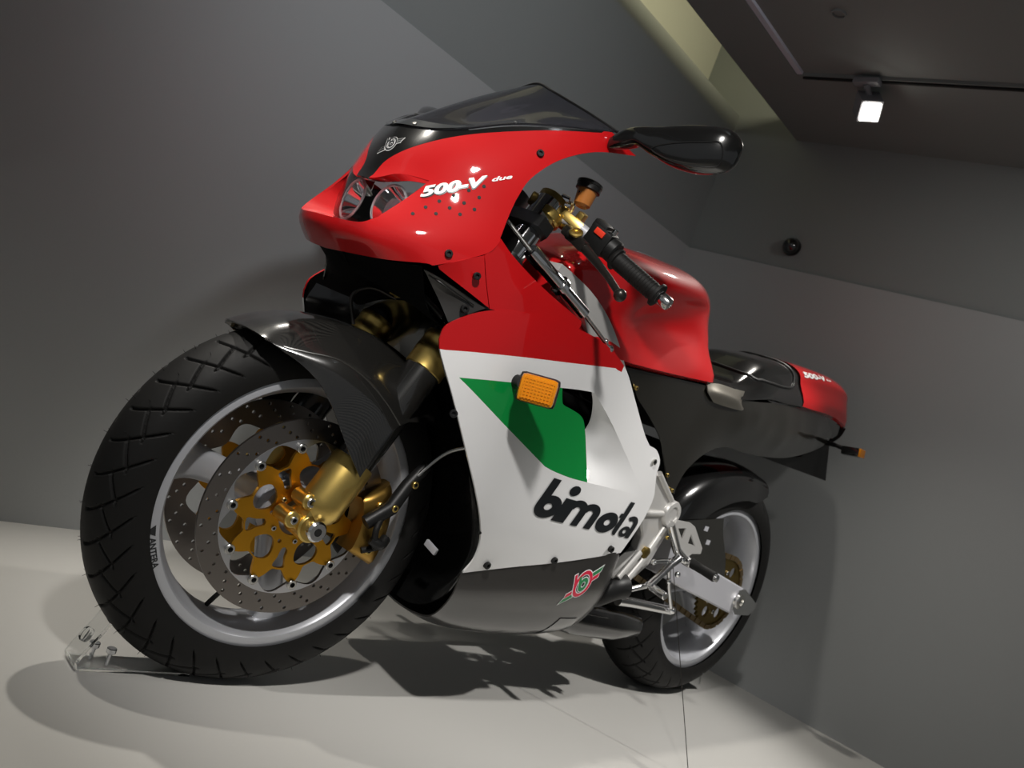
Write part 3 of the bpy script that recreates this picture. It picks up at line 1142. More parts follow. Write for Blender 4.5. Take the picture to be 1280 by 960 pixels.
# windscreen: base, mid and crest rows, mirrored
base_l = [(1.390, 0.0, 0.943), (1.3712, 0.0627, 0.9486), (1.3405, 0.0979, 0.9676), (1.2843, 0.1351, 1.0063), (1.2210, 0.1721, 1.0378), (1.1298, 0.2030, 1.0742)]
crest_l = [(1.149, 0.0, 1.143), (1.1502, 0.0450, 1.1295), (1.1434, 0.0900, 1.1151), (1.1359, 0.1350, 1.1004), (1.1312, 0.1750, 1.0861), (1.1220, 0.2030, 1.0767)]
midc = [(1.326, 0.0, 1.002), (1.312, 0.052, 0.999), (1.292, 0.088, 1.000), (1.257, 0.130, 1.020), (1.204, 0.168, 1.044), (1.131, 0.203, 1.074)]
mid2 = [(1.241, 0.0, 1.073), (1.235, 0.050, 1.067), (1.220, 0.088, 1.058), (1.200, 0.131, 1.061), (1.168, 0.171, 1.069), (1.124, 0.2035, 1.077)]
rows = [base_l, midc, mid2, crest_l]
rows = [list(reversed(mir(r)))[:-1] + [Vector(p) for p in r] for r in rows]
V, F = g_loft(rows, 6, 5)
screen = mk('windscreen', V, F, 'tinted_screen', bike, fixn=True, label='dark tinted bubble windscreen')
sd = screen.modifiers.new('thickness', 'SOLIDIFY')
sd.thickness = 0.0025
# opaque black border along the foot of the screen
lift = []
for r, k in ((rows[0], 0.0), (rows[1], 0.30)):
    lift.append([a + (b - a) * k + Vector((0.0012, 0.0008 if a.y > 0 else (-0.0008 if a.y < 0 else 0), 0.0012)) for a, b in zip(rows[0], rows[1])])
V, F = g_loft(lift, 3, 5)
mk('screen_border', V, F, 'paint_black', screen, fixn=True)
V, F = g_tube(cr(rows[3], 5), 0.0026, 8)
mk('screen_edge', V, F, 'plastic_black', screen)
sb = bvh_of(screen)
for p, k in (((1.3818, 0.0280, 0.9506), 1.0), ((1.2761, 0.1330, 1.0131), 1.0)):
    for s in (1, -1):
        q = Vector((p[0], p[1] * s, p[2]))
        h = sb.find_nearest(q)
        nn = h[1] if h[1].dot(Vector((0.5, s * 0.5, 0.6))) > 0 else -h[1]
        shared_bolt('screen_bolt', 'steel', h[0] + nn * 0.001, nn, screen, 0.75)

# drilled vent dots, screws and lettering on the flank
def on_upper(px, off=0.0):
    q = Vector(px)
    h = up_bvh.find_nearest(q)
    nn = h[1]
    if nn.dot(Vector((q.x - 1.02, q.y, 0))) < 0:
        nn = -nn
    return h[0] + nn * off, nn


DOT = mk('vent_hole', *g_rev([(0.0030, -0.002), (0.0030, 0.0005), (0.0012, 0.0006)], (0, 0, 0), (0, 0, 1), 12), 'socket_black', None)
BOLTS['dot'] = DOT.data
bpy.data.objects.remove(DOT)
for p in [(1.3932, 0.1272, 0.8047), (1.3783, 0.1309, 0.8220), (1.3621, 0.1358, 0.8388), (1.3461, 0.1432, 0.8559), (1.3302, 0.1526, 0.8733), (1.3134, 0.1627, 0.8886), (1.3663, 0.1448, 0.8186), (1.3497, 0.1494, 0.8354), (1.3328, 0.1563, 0.8516), (1.3159, 0.1647, 0.8692), (1.3364, 0.1617, 0.8323), (1.3187, 0.1679, 0.8486)]:
    for s in (1, -1):
        pp, nn = on_upper((p[0], p[1] * s, p[2]))
        shared_bolt('vent_hole', 'dot', pp, nn, upper, 1.0)
for p in [(1.2451, 0.1793, 0.9770), (1.3444, 0.1808, 0.7684)]:
    for s in (1, -1):
        pp, nn = on_upper((p[0], p[1] * s, p[2]), 0.0)
        shared_bolt('fairing_screw', 'black', pp, nn, upper, 1.25)


def tri_text(name, s, size, a3, b3, target, N, mat, parent, bold, shear, up, lift=0.0010, frac=1.0, label=None, mirror=False, sp=1.0):
    """Fit a line of text between two 3D points of a surface."""
    a3, b3 = Vector(a3), Vector(b3)
    V2, F = text_mesh(s, 1.0, bold, shear, 1.0, sp)
    x0, x1 = min(v[0] for v in V2), max(v[0] for v in V2)
    L = (b3 - a3).length
    k = L / (x1 - x0)
    h = max(v[1] for v in V2)
    ky = size / h
    V2 = [((x - x0) * k, y * ky) for x, y in V2]
    U = (b3 - a3).normalized()
    N = Vector(N).normalized()
    Vv = N.cross(U).normalized()
    if Vv.dot(Vector(up)) < 0:
        Vv = -Vv
    return decal(name, V2, F, target, a3, U, Vv, N, mat, parent, lift, mirror=mirror, label=label, sub=3)


Nup = Vector((0.62, 0.78, 0.0))
tri_text('model_lettering', '500-V', 0.0155, (1.3832, 0.1149, 0.8348), (1.3069, 0.1660, 0.8945), up_bvh, Nup, 'decal_white', upper, 0.045, 0.35, (0, 0, 1), 0.0012, label='white italic lettering with black edge')
tri_text('model_lettering_edge', '500-V', 0.0155, (1.3824, 0.1165, 0.8340), (1.3057, 0.1670, 0.8939), up_bvh, Nup, 'decal_black', upper, 0.075, 0.35, (0, 0, 1), 0.0008)
tri_text('model_lettering_small', 'due', 0.0066, (1.3048, 0.1660, 0.9008), (1.2784, 0.1784, 0.9195), up_bvh, Nup, 'decal_white', upper, 0.03, 0.35, (0, 0, 1), 0.0012)


def emblem(name, target, origin, U, Vv, N, size, parent, c_ring, c_b, c_wing1, c_wing2, mirror=False, outline=None):
    """Round b-in-circle badge with a pair of slanted wings; all flat print."""
    o, U, Vv = Vector(origin), Vector(U).normalized(), Vector(Vv).normalized()
    def ring(cx, cy, r0, r1, a0, a1, n=28):
        V, F = [], []
        for k in range(n + 1):
            t = math.radians(a0 + (a1 - a0) * k / n)
            V += [((cx + r0 * math.cos(t)) * size, (cy + r0 * math.sin(t)) * size), ((cx + r1 * math.cos(t)) * size, (cy + r1 * math.sin(t)) * size)]
        for k in range(n):
            F.append((2 * k, 2 * k + 1, 2 * k + 3, 2 * k + 2))
        return V, F
    def poly(P):
        return [(a * size, b * size) for a, b in P], [tuple(range(len(P)))]
    def m2(*ps):
        V, F = [], []
        for v, f in ps:
            b = len(V)
            V += v
            F += [tuple(i + b for i in q) for q in f]
        return V, F
    Vv = Vv if Vv.z > 0 else -Vv
    shapes = [('_ring', c_ring, lambda e: m2(ring(0, 0, 0.38 - e, 0.52 + e, 0, 360, 40), poly([(-0.52 - e, 0.0), (-0.38 + e, 0.0), (-0.38 + e, 0.62 + e), (-0.52 - e, 0.62 + e)]))),
              ('_letter', c_b, lambda e: m2(ring(0.02, -0.03, 0.12 - e, 0.27 + e, 0, 360), poly([(-0.25 - e, -0.05), (-0.11 + e, -0.05), (-0.11 + e, 0.40 + e), (-0.25 - e, 0.40 + e)]))),
              ('_wing', c_wing1, lambda e: poly([(0.54 - e, 0.06 - e), (0.95 + e, 0.06 - e), (1.12 + 2 * e, 0.22 + e), (0.50 - e, 0.22 + e)])),
              ('_wing', c_wing1, lambda e: poly([(-0.54 + e, -0.20 + e), (-0.95 - e, -0.20 + e), (-1.12 - 2 * e, -0.36 - e), (-0.46 + e, -0.36 - e)])),
              ('_wing', c_wing2, lambda e: poly([(0.50 - e, -0.12 - e), (0.84 + e, -0.12 - e), (0.93 + e, 0.03 + e), (0.54 - e, 0.03 + e)])),
              ('_wing', c_wing2, lambda e: poly([(-0.56 + e, -0.02 + e), (-0.84 - e, -0.02 + e), (-0.93 - e, -0.17 - e), (-0.56 + e, -0.17 - e)]))]
    for suf, mt, fn in shapes:
        if outline:
            decal(name + suf + '_outline', *fn(0.035), target, o, U, Vv, N, outline, parent, 0.0008, mirror, sub=2)
        decal(name + suf, *fn(0.0), target, o, U, Vv, N, mt, parent, 0.0012, mirror, sub=2)


ncen = Vector((0.62, 0.05, 0.78))
nu_ = Vector((1.3921, 0.0359, 0.9201)) - Vector((1.4037, -0.0090, 0.8932))
emblem('nose_emblem', up_bvh, (1.3996, 0.0157, 0.9054), nu_, ncen.cross(nu_), ncen, 0.021, upper, 'decal_black', 'decal_black', 'decal_black', 'decal_black', outline='decal_white')

# ---------------------------------------------------------------- middle fairing wings (behind the nose, around the bars)
mo = path([[(1.2945, 0.2013, 0.7887), (1.2832, 0.2017, 0.8077), (1.2758, 0.2004, 0.8236)], [(1.2758, 0.2004, 0.8236), (1.2467, 0.2060, 0.8094), (1.1951, 0.2110, 0.7933), (1.1374, 0.2150, 0.7801), (1.0773, 0.2180, 0.7700), (1.0499, 0.2190, 0.7648)],
           [(1.0499, 0.2190, 0.7648), (1.0496, 0.2200, 0.7548), (1.0659, 0.2205, 0.7467)], [(1.0659, 0.2205, 0.7467), (1.1402, 0.2220, 0.7356), (1.2132, 0.2200, 0.7246), (1.2553, 0.2130, 0.7168)], [(1.2553, 0.2130, 0.7168), (1.2780, 0.2070, 0.7552), (1.2945, 0.2013, 0.7887)]], 5)
fo = path([[(1.3507, 0.1761, 0.7458), (1.3271, 0.1905, 0.7651), (1.2957, 0.2009, 0.7882)], [(1.2957, 0.2009, 0.7882), (1.2795, 0.2070, 0.7547), (1.2566, 0.2120, 0.7175)], [(1.2566, 0.2120, 0.7175), (1.2996, 0.1950, 0.7292), (1.3459, 0.1730, 0.7419)], [(1.3459, 0.1730, 0.7419), (1.3507, 0.1761, 0.7458)]], 5)
to = path([[(1.3511, 0.1400, 0.7339), (1.3467, 0.1650, 0.7336)], [(1.3467, 0.1650, 0.7336), (1.2972, 0.1880, 0.7235), (1.2588, 0.2060, 0.7154)], [(1.2588, 0.2060, 0.7154), (1.2983, 0.1850, 0.6737)], [(1.2983, 0.1850, 0.6737), (1.3214, 0.1600, 0.7065), (1.3511, 0.1400, 0.7339)]], 5)
for s in (False, True):
    w = panel('fairing_wing', mo, ['paint_red'], bike, 'xz', [(1.2127, 0.2165, 0.7647), (1.1473, 0.2195, 0.7523)], spacing=0.012, mirror=s)
    f = panel('fairing_gusset', fo, ['paint_red'], bike, 'xz', spacing=0.012, mirror=s)
    b = panel('vent_panel', to, ['paint_greyblack'], bike, 'xz', spacing=0.012, mirror=s, thick=0.002)
    shared_bolt('screw', 'black', (1.2974, 0.2050, 0.7542), (0.45, 0.9, 0), f, 1.2, mirror=s)
    shared_bolt('screw', 'black', (1.2887, 0.1970, 0.7020), (0.45, 0.9, 0), b, 1.3, mirror=s)
    rim = cr([(1.3431, 0.1530, 0.7301), (1.3173, 0.1760, 0.7217), (1.2760, 0.1990, 0.7120)], 5)
    V, F = g_tube(rim, 0.0018, 8)
    mk('panel_rib', V, F, 'paint_black', b, mirror=s)

# ---------------------------------------------------------------- side fairings
s_top = [(1.3176, 0.2009, 0.6438), (1.3127, 0.2012, 0.6700), (1.2704, 0.2117, 0.7061), (1.2160, 0.2202, 0.7291), (1.1450, 0.2232, 0.7413), (1.0601, 0.2214, 0.7503), (0.9937, 0.2213, 0.7507), (0.9407, 0.2229, 0.7431)]
s_rear = [(0.9407, 0.2229, 0.7431), (0.8929, 0.2266, 0.7224), (0.8420, 0.2322, 0.6791), (0.7814, 0.2347, 0.6298), (0.7453, 0.2335, 0.6094)]
s_boss = [(0.7453, 0.2335, 0.6094), (0.7125, 0.2312, 0.6057), (0.6828, 0.2281, 0.5871), (0.6766, 0.2274, 0.5622), (0.6622, 0.2255, 0.5366), (0.6499, 0.2237, 0.5138), (0.6527, 0.2242, 0.4769), (0.6690, 0.2263, 0.4388), (0.6880, 0.2238, 0.3887)]
s_bot = [(0.6880, 0.2238, 0.3887), (0.7883, 0.2256, 0.3652), (0.8786, 0.2199, 0.3422), (0.9761, 0.2131, 0.3202), (1.0813, 0.2032, 0.2936)]
s_front = [(1.0813, 0.2032, 0.2936), (1.0783, 0.2136, 0.3217), (1.0905, 0.2235, 0.3560), (1.1125, 0.2300, 0.3882), (1.1509, 0.2346, 0.4327), (1.2106, 0.2306, 0.5014), (1.2685, 0.2182, 0.5739), (1.3078, 0.2051, 0.6245), (1.3176, 0.2009, 0.6438)]
sout = path([s_top, s_rear, s_boss, s_bot, s_front], 5)
sc_l = [(1.0512, 0.2344, 0.6469), (1.0117, 0.2340, 0.6545), (0.9720, 0.2337, 0.6606)]
sc_r = [(0.9720, 0.2337, 0.6606), (0.9548, 0.2340, 0.6562), (0.8854, 0.2350, 0.6213), (0.8068, 0.2350, 0.5751), (0.7226, 0.2320, 0.5278), (0.7041, 0.2304, 0.5170), (0.7116, 0.2311, 0.5092)]
sc_b = [(0.7116, 0.2311, 0.5092), (0.7851, 0.2349, 0.5091), (0.8908, 0.2350, 0.5055)]
sc_g = [(0.8908, 0.2350, 0.5055), (0.9217, 0.2350, 0.5507), (0.9555, 0.2350, 0.5969), (0.9754, 0.2350, 0.6133), (1.0072, 0.2350, 0.6188), (1.0291, 0.2350, 0.6206), (1.0388, 0.2350, 0.6255), (1.0512, 0.2344, 0.6469)]
shole = path([sc_l, sc_r, sc_b, sc_g], 5)
rw = cr([(1.3111, 0.2038, 0.6297), (1.2492, 0.2226, 0.6480), (1.1735, 0.2326, 0.6666), (1.0782, 0.2315, 0.6862), (0.8935, 0.2264, 0.7237)], 6)
red_poly = [Vector((1.40, 0.2, rw[0].z))] + rw + [Vector((0.86, 0.2, rw[-1].z)), Vector((0.86, 0.2, 0.9)), Vector((1.40, 0.2, 0.9))]
g_t = [(1.2671, 0.2186, 0.6008), (1.2182, 0.2294, 0.6134), (1.1727, 0.2344, 0.6234), (1.0979, 0.2347, 0.6399), (1.0512, 0.2344, 0.6469)]
g_b = [(0.8908, 0.2350, 0.5055), (0.9442, 0.2350, 0.5046), (0.9926, 0.2350, 0.5072), (1.0196, 0.2350, 0.5107)]
g_d = [(1.0196, 0.2350, 0.5107), (1.1654, 0.2347, 0.5608), (1.2671, 0.2186, 0.6008)]
green_poly = cr(g_t, 5) + [Vector((1.03, 0.23, 0.60))] + list(reversed(cr(sc_g, 5))) + cr(g_b, 5)[1:] + cr(g_d, 5)[1:]
green_poly = cr(g_t, 5) + [Vector(p) for p in list(reversed(cr(sc_g, 5)))[1:]] + cr(g_b, 5)[1:] + cr(g_d, 5)[1:-1]
lines = [cr(g_t, 5)[:-1], cr(g_b, 5)[1:] + cr(g_d, 5)[1:-1] + [Vector(g_t[0])], rw[1:-1]]
sex = [(1.2025, 0.2276, 0.6919), (1.0478, 0.2272, 0.7190), (1.2067, 0.2311, 0.6239), (1.1069, 0.2350, 0.5823), (1.0196, 0.2350, 0.5447), (1.0859, 0.2350, 0.4729), (1.0830, 0.2318, 0.4006), (0.9243, 0.2343, 0.4263), (0.7863, 0.2349, 0.4481), (1.0671, 0.2335, 0.6640), (0.9057, 0.2323, 0.6780), (0.8182, 0.2350, 0.6213), (0.7198, 0.2318, 0.5587), (1.0399, 0.2204, 0.3440), (0.8853, 0.2276, 0.3747), (1.1836, 0.2336, 0.5083), (1.2427, 0.2247, 0.5986)]
scx = path([[(0.9720, 0.2337, 0.6606), (0.9548, 0.2340, 0.6562), (0.8854, 0.2350, 0.6213), (0.8068, 0.2350, 0.5751), (0.7226, 0.2320, 0.5278), (0.7041, 0.2304, 0.5170), (0.7116, 0.2311, 0.5092)], [(0.7116, 0.2311, 0.5092), (0.7851, 0.2349, 0.5091), (0.8908, 0.2350, 0.5055)],
            [(0.8908, 0.2350, 0.5055), (0.9066, 0.2220, 0.5088), (0.9124, 0.2000, 0.5376), (0.9029, 0.1900, 0.5744), (0.9114, 0.2040, 0.6085), (0.9470, 0.2260, 0.6406), (0.9720, 0.2337, 0.6606)]], 5)
SIDE = {}
for s in (False, True):
    side = panel('side_fairing', sout, ['paint_white', 'paint_red', 'paint_green'], bike, 'xz', sex, [shole], lines, [(red_poly, 1), (green_poly, 2)], 0.0125, 0.0035, mirror=s)
    side['label'] = 'white side fairing with red top and green wedge'
    SIDE[s] = side
    sp_ = panel('air_scoop', scx, ['paint_white'], side, 'xz', [(0.8696, 0.2210, 0.5729), (0.8228, 0.2290, 0.5373), (0.8666, 0.2150, 0.5396)], spacing=0.010, thick=0.002, mirror=s)
    for p in [(1.2537, 0.2221, 0.5460)]:
        shared_bolt('screw', 'black', p, (0.6, 0.8, 0), side, 1.3, mirror=s)
    for p in [(1.0412, 0.2119, 0.3166), (0.8822, 0.2217, 0.3489), (0.7343, 0.2287, 0.3933)]:
        shared_bolt('screw', 'black', (p[0], p[1] + 0.001, p[2]), (0, 1, -0.12), side, 1.35, mirror=s)
    shared_bolt('boss_bolt', 'steel', (0.7080, 0.2308, 0.5827), (0, 1, 0), side, 1.3, mirror=s)
    # small screw low on the front edge
    shared_bolt('screw', 'black', (1.1034, 0.2273, 0.3729), (0.5, 0.85, 0), side, 0.5, mirror=s)

# bold slanted maker lettering, drawn stroke by stroke on the panel
def glyphs():
    """Unit-height letter parts (x right, y up) before slant; each is (V, F)."""
    def ring(cx, cy, r0, r1, a0=0, a1=360, n=28, sy=1.0):
        V, F = [], []
        for k in range(n + 1):
            t = math.radians(a0 + (a1 - a0) * k / n)
            for r in (r0, r1):
                V.append((cx + r * math.cos(t), cy + sy * r * math.sin(t)))
        for k in range(n):
            F.append((2 * k, 2 * k + 1, 2 * k + 3, 2 * k + 2))
        return V, F
    def poly(P):
        return list(P), [tuple(range(len(P)))]
    def disc(cx, cy, r):
        return circ2(cx, cy, r, 24), [tuple(range(24))]
    L = []
    w = 0.20
    # b
    L += [poly([(0.0, 0.30), (w, 0.30), (w, 1.0), (0.0, 1.0)]), ring(0.30, 0.30, 0.09, 0.30)]
    # i
    x = 0.62
    L += [poly([(x - 0.05, 0.0), (x + 0.12, 0.0), (x + 0.12, 0.62), (x - 0.05, 0.62)]), disc(x + 0.05, 0.84, 0.135)]
    # m
    x = 0.74
    L += [poly([(x, 0.0), (x + 0.15, 0.0), (x + 0.15, 0.62), (x, 0.62)])]
    for k in range(2):
        cx = x + 0.075 + 0.185 + k * 0.37
        L += [ring(cx, 0.40, 0.08, 0.265, 0, 180, 18), poly([(cx + 0.08, 0.0), (cx + 0.265, 0.0), (cx + 0.265, 0.41), (cx + 0.08, 0.41)])]
    # o
    L += [ring(1.97, 0.29, 0.085, 0.295)]
    # t
    x = 2.28
    L += [poly([(x, 0.14), (x + 0.15, 0.14), (x + 0.15, 0.98), (x, 0.98)]), ring(x + 0.15, 0.15, 0.0, 0.15, 180, 270, 10), poly([(x - 0.07, 0.50), (x + 0.01, 0.50), (x + 0.01, 0.62), (x - 0.07, 0.62)])]
    # a: bowl closed on the left, arch over it, straight right leg
    x = 2.47
    L += [ring(x + 0.23, 0.40, 0.085, 0.23, 0, 140, 22), poly([(x + 0.315, 0.0), (x + 0.46, 0.0), (x + 0.46, 0.41), (x + 0.315, 0.41)]), ring(x + 0.19, 0.16, 0.055, 0.16, 0, 360, 24)]
    V, F = [], []
    for v, f in L:
        b = len(V)
        V += v
        F += [tuple(i + b for i in q) for q in f]
    return V, F


GV, GF = glyphs()
pa, pb = Vector((1.0134, 0.2340, 0.4227)), Vector((0.6886, 0.2277, 0.4211))
U = (pb - pa).normalized()
pup = Vector((0.9862, 0.2350, 0.4965))
Wd = (pb - pa).length
kx = Wd / 2.93
up = (pup - pa)
bx, by = up.dot(U), 0
Vn = Vector((0, 1, 0)).cross(U).normalized()
if Vn.z < 0:
    Vn = -Vn
hh = up.dot(Vn)
shear = (bx) / hh
GV2 = [(x * kx + (y * hh) * shear, y * hh) for x, y in GV]
decal('maker_lettering', GV2, GF, SIDE[False], pa, U, Vn, (0, 1, 0), 'decal_black', SIDE[False], 0.0012, label='bold black maker lettering', sub=3)

# ---------------------------------------------------------------- indicators on the fairing flanks
def front_indicator(mirror):
    c = Vector((1.1633, 0.2850, 0.6267))
    inn = Vector((1.1617, 0.2348, 0.6279))
    st = mk('front_indicator', *g_tube([inn - Vector((0, 0.006, 0)), inn + Vector((0, 0.020, 0)), c + Vector((0.020, -0.012, 0.004))], [0.012, 0.012, 0.013], 16), 'plastic_black', bike, mirror=mirror,
            label='black-stemmed turn signal with amber lens')
    xa = Vector((-0.66, 0.74, 0.10)).normalized()           # along the lens
    nz = Vector((0.74, 0.66, -0.05))                         # facing forward and outward
    nz = (nz - xa * nz.dot(xa)).normalized()
    R = Matrix((xa, nz.cross(xa), nz)).transposed()
    V, F = g_box(c - nz * 0.010, (0.066, 0.048, 0.022), R, 0.008)
    mk('housing', V, F, 'plastic_black', st, mirror=mirror, fixn=True)
    V, F = g_box(c + nz * 0.006, (0.060, 0.044, 0.020), R, 0.0085)
    mk('lens', V, F, 'amber_lens', st, mirror=mirror, fixn=True)
    # moulded prism ribs on the lens
    parts = []
    for k in range(9):
        t = -0.022 + 0.044 * k / 8
        parts.append(g_box(c + nz * 0.0163 + R.col[0] * t, (0.0022, 0.034, 0.0014), R, 0))
    for k in range(7):
        t = -0.015 + 0.030 * k / 6
        parts.append(g_box(c + nz * 0.0163 + R.col[1] * t, (0.048, 0.0016, 0.0012), R, 0))
    V, F = merge(*parts)
    mk('lens_ribs', V, F, 'amber_lens', st, mirror=mirror)
    V, F = g_rev([(0.003, 0.0), (0.007, 0.003), (0.008, 0.009), (0.003, 0.013)], c - nz * 0.002, nz, 16)
    mk('bulb', V, F, 'chrome', st, mirror=mirror)


front_indicator(False)
front_indicator(True)

# ---------------------------------------------------------------- belly pan and dark inner ducting
def bsec(x, yt, zt, zb, w=1.0):
    return [(x, yt, zt), (x, yt * 0.975, zt - (zt - zb) * 0.40), (x, yt * 0.80, zt - (zt - zb) * 0.78), (x, yt * 0.50 * w, zb + 0.008), (x, yt * 0.20, zb), (x, 0.0, zb - 0.001)]


edge = [(1.0799, 0.2026, 0.2921), (1.0102, 0.2096, 0.3102), (0.9288, 0.2163, 0.3301), (0.8398, 0.2223, 0.3510), (0.7651, 0.2260, 0.3699), (0.6924, 0.2240, 0.3865)]
stations = []
for (p, zb, dx) in zip(edge, (0.168, 0.152, 0.146, 0.145, 0.150, 0.160), (-0.045, -0.02, 0, 0, 0, 0)):
    x, y, z = p
    r = bsec(x, y - 0.002, z, zb)
    r = [(q[0] + dx * (1 - q[1] / y) * 1.0, q[1], q[2]) for q in r]
    stations.append(r)
last = edge[-1]
stations.append(bsec(last[0] - 0.06, 0.185, 0.335, 0.168))
stations.append(bsec(last[0] - 0.12, 0.120, 0.250, 0.178))
rows = [[Vector(q) for q in r] + list(reversed(mir(r)))[1:] for r in stations]
V, F = g_loft(rows, 6, 5)
belly = mk('belly_pan', V, F, 'paint_greyblack', bike, fixn=True, label='dark grey glossy belly pan')
sd = belly.modifiers.new('thickness', 'SOLIDIFY')
sd.thickness = 0.003
bb_ = bvh_of(belly)
bu_ = Vector((0.7014, 0.2000, 0.3442)) - Vector((0.7918, 0.1960, 0.2774))
nb_ = Vector((0, 1, -0.2))
emblem('belly_emblem', bb_, (0.7705, 0.2130, 0.3154), bu_, Vector((0.7800, 0.2130, 0.3476)) - Vector((0.7569, 0.2130, 0.2849)), nb_, 0.050, belly, 'decal_red', 'decal_green', 'decal_green', 'decal_red', outline='decal_white')
# lower vent: shallow recess with a dark floor
q0 = [(0.7766, 0.1300, 0.1749), (0.7675, 0.1720, 0.2449), (0.7094, 0.1760, 0.2463), (0.6726, 0.1280, 0.1713)]
vv = []
for q in q0:
    h = bb_.find_nearest(Vector(q))
    vv.append(h[0] + Vector((0, 0.0012, -0.0006)))
mid = []
nn_ = 6
V, F = [], []
for i in range(nn_ + 1):
    for j in range(nn_ + 1):
        a = vv[0].lerp(vv[1], i / nn_)
        b = vv[3].lerp(vv[2], i / nn_)
        p = a.lerp(b, j / nn_)
        h = bb_.find_nearest(p)
        nrm = h[1] if h[1].y > 0 else -h[1]
        V.append(h[0] + nrm * 0.0015)
for i in range(nn_):
    for j in range(nn_):
        F.append((i * (nn_ + 1) + j, i * (nn_ + 1) + j + 1, (i + 1) * (nn_ + 1) + j + 1, (i + 1) * (nn_ + 1) + j))
mk('vent_flap', V, F, 'paint_black', belly, fixn=True)
# exhaust cheek bulges at the rear of the pan
for s in (False, True):
    V, F = g_tube(cr([(0.6369, 0.1680, 0.2536), (0.6288, 0.1760, 0.2795), (0.6070, 0.1820, 0.3022), (0.5764, 0.1840, 0.3115)], 5), [0.004, 0.010, 0.014, 0.017, 0.019, 0.021, 0.0225, 0.024, 0.025, 0.026, 0.0265, 0.027, 0.0272, 0.0275, 0.0275, 0.0275], 20)
    mk('exhaust_cheek', V, F, 'plastic_black', belly, mirror=s)
# inner duct: concave black skin from one front edge to the other
fe = [(1.0792, 0.2040, 0.2957), (1.0783, 0.2136, 0.3217), (1.0905, 0.2235, 0.3560), (1.1125, 0.2300, 0.3882), (1.1509, 0.2346, 0.4327), (1.2106, 0.2306, 0.5014), (1.2653, 0.2190, 0.5698), (1.3049, 0.2062, 0.6205)]
rowsI = []
for k, p in enumerate(fe):
    p = Vector(p)
    dxs = (0.035, 0.05, 0.065, 0.07, 0.08, 0.10, 0.12, 0.13)[k]
    dzs = (-0.115, -0.09, -0.06, -0.03, -0.01, 0.0, 0.0, 0.0)[k]
    r = [Vector((p.x - 0.002, p.y - 0.004, p.z)), Vector((p.x - dxs * 0.55, p.y * 0.78, p.z + dzs * 0.55)), Vector((p.x - dxs * 0.95, p.y * 0.42, p.z + dzs * 0.95)), Vector((p.x - dxs, 0, p.z + dzs))]
    rowsI.append(r + list(reversed(mir(r)))[1:])
r = [Vector((1.300, 0.196, 0.664)), Vector((1.238, 0.150, 0.664)), Vector((1.238, 0.080, 0.682)), Vector((1.250, 0, 0.692))]
rowsI.append(r + list(reversed(mir(r)))[1:])
V, F = g_loft(rowsI, 5, 5)
duct = mk('inner_duct', V, F, 'paint_black', bike, fixn=True, label='black inner fairing behind the front wheel')
sd = duct.modifiers.new('thickness', 'SOLIDIFY')
sd.thickness = 0.002
V, F = g_box((1.0898, 0.1200, 0.3044), (0.006, 0.030, 0.012), basis((1, 0.1, -0.1), (0, 1, -0.3)), 0.001)
mk('duct_tag', V, F, 'alu_brushed', duct, fixn=True, label='small metal tag on the inner duct')

# ================================================================ TANK, SEAT, TAIL
def tsec(x, zt, w, zs, wc, zc, wm, zm, wb, zb):
    """half section: crown, shoulder, crease, knee hollow, hem"""
    return [Vector((x, 0, zt)), Vector((x, w * 0.45, zt - 0.006)), Vector((x, w * 0.82, zt - (zt - zs) * 0.45)), Vector((x, w, zs)), Vector((x, wc, zc)), Vector((x, wm, zm)), Vector((x, wb, zb))]


TS = [
    tsec(1.040, 0.860, 0.105, 0.840, 0.110, 0.820, 0.112, 0.790, 0.115, 0.765),
    tsec(1.015, 0.900, 0.128, 0.868, 0.132, 0.836, 0.134, 0.790, 0.138, 0.748),
    tsec(0.950, 0.935, 0.152, 0.895, 0.157, 0.855, 0.158, 0.800, 0.162, 0.738),
    tsec(0.870, 0.958, 0.166, 0.912, 0.168, 0.870, 0.160, 0.812, 0.168, 0.734),
    tsec(0.790, 0.973, 0.172, 0.918, 0.162, 0.884, 0.136, 0.828, 0.170, 0.742),
    tsec(0.710, 0.985, 0.168, 0.928, 0.150, 0.895, 0.130, 0.842, 0.169, 0.752),
    tsec(0.640, 0.994, 0.156, 0.938, 0.140, 0.908, 0.133, 0.852, 0.166, 0.762),
    tsec(0.575, 0.992, 0.128, 0.944, 0.128, 0.915, 0.142, 0.858, 0.163, 0.772),
    tsec(0.530, 0.980, 0.105, 0.940, 0.112, 0.912, 0.133, 0.860, 0.161, 0.779),
    tsec(0.505, 0.960, 0.090, 0.932, 0.100, 0.905, 0.122, 0.858, 0.152, 0.783),
]
rows = [r + list(reversed(mir(r)))[1:] for r in TS]
V, F = g_loft(rows, 6, 5)
m = len(cr(rows[0], 5))
V2, F2 = list(V), list(F)
F2.append(tuple(range(m)))
F2.append(tuple(reversed(range(len(V) - m, len(V)))))
tank = mk('fuel_tank', V2, F2, 'paint_red', bike, fixn=True, smooth=55)
tb = bvh_of(tank)
tri_text('tank_lettering', '500-V', 0.013, (0.800, 0.075, 0.975), (0.690, 0.075, 0.985), tb, (0, 0.3, 1), 'decal_white', tank, 0.03, 0.3, (-0.3, -1, 0.2), 0.0012)
V, F = g_rev([(0.034, -0.01), (0.036, 0.004), (0.033, 0.008), (0.022, 0.009), (0.020, 0.006)], (0.86, 0, 0.958), (0.15, 0, 1), 32)
mk('filler_cap', V, F, 'alu_brushed', tank)

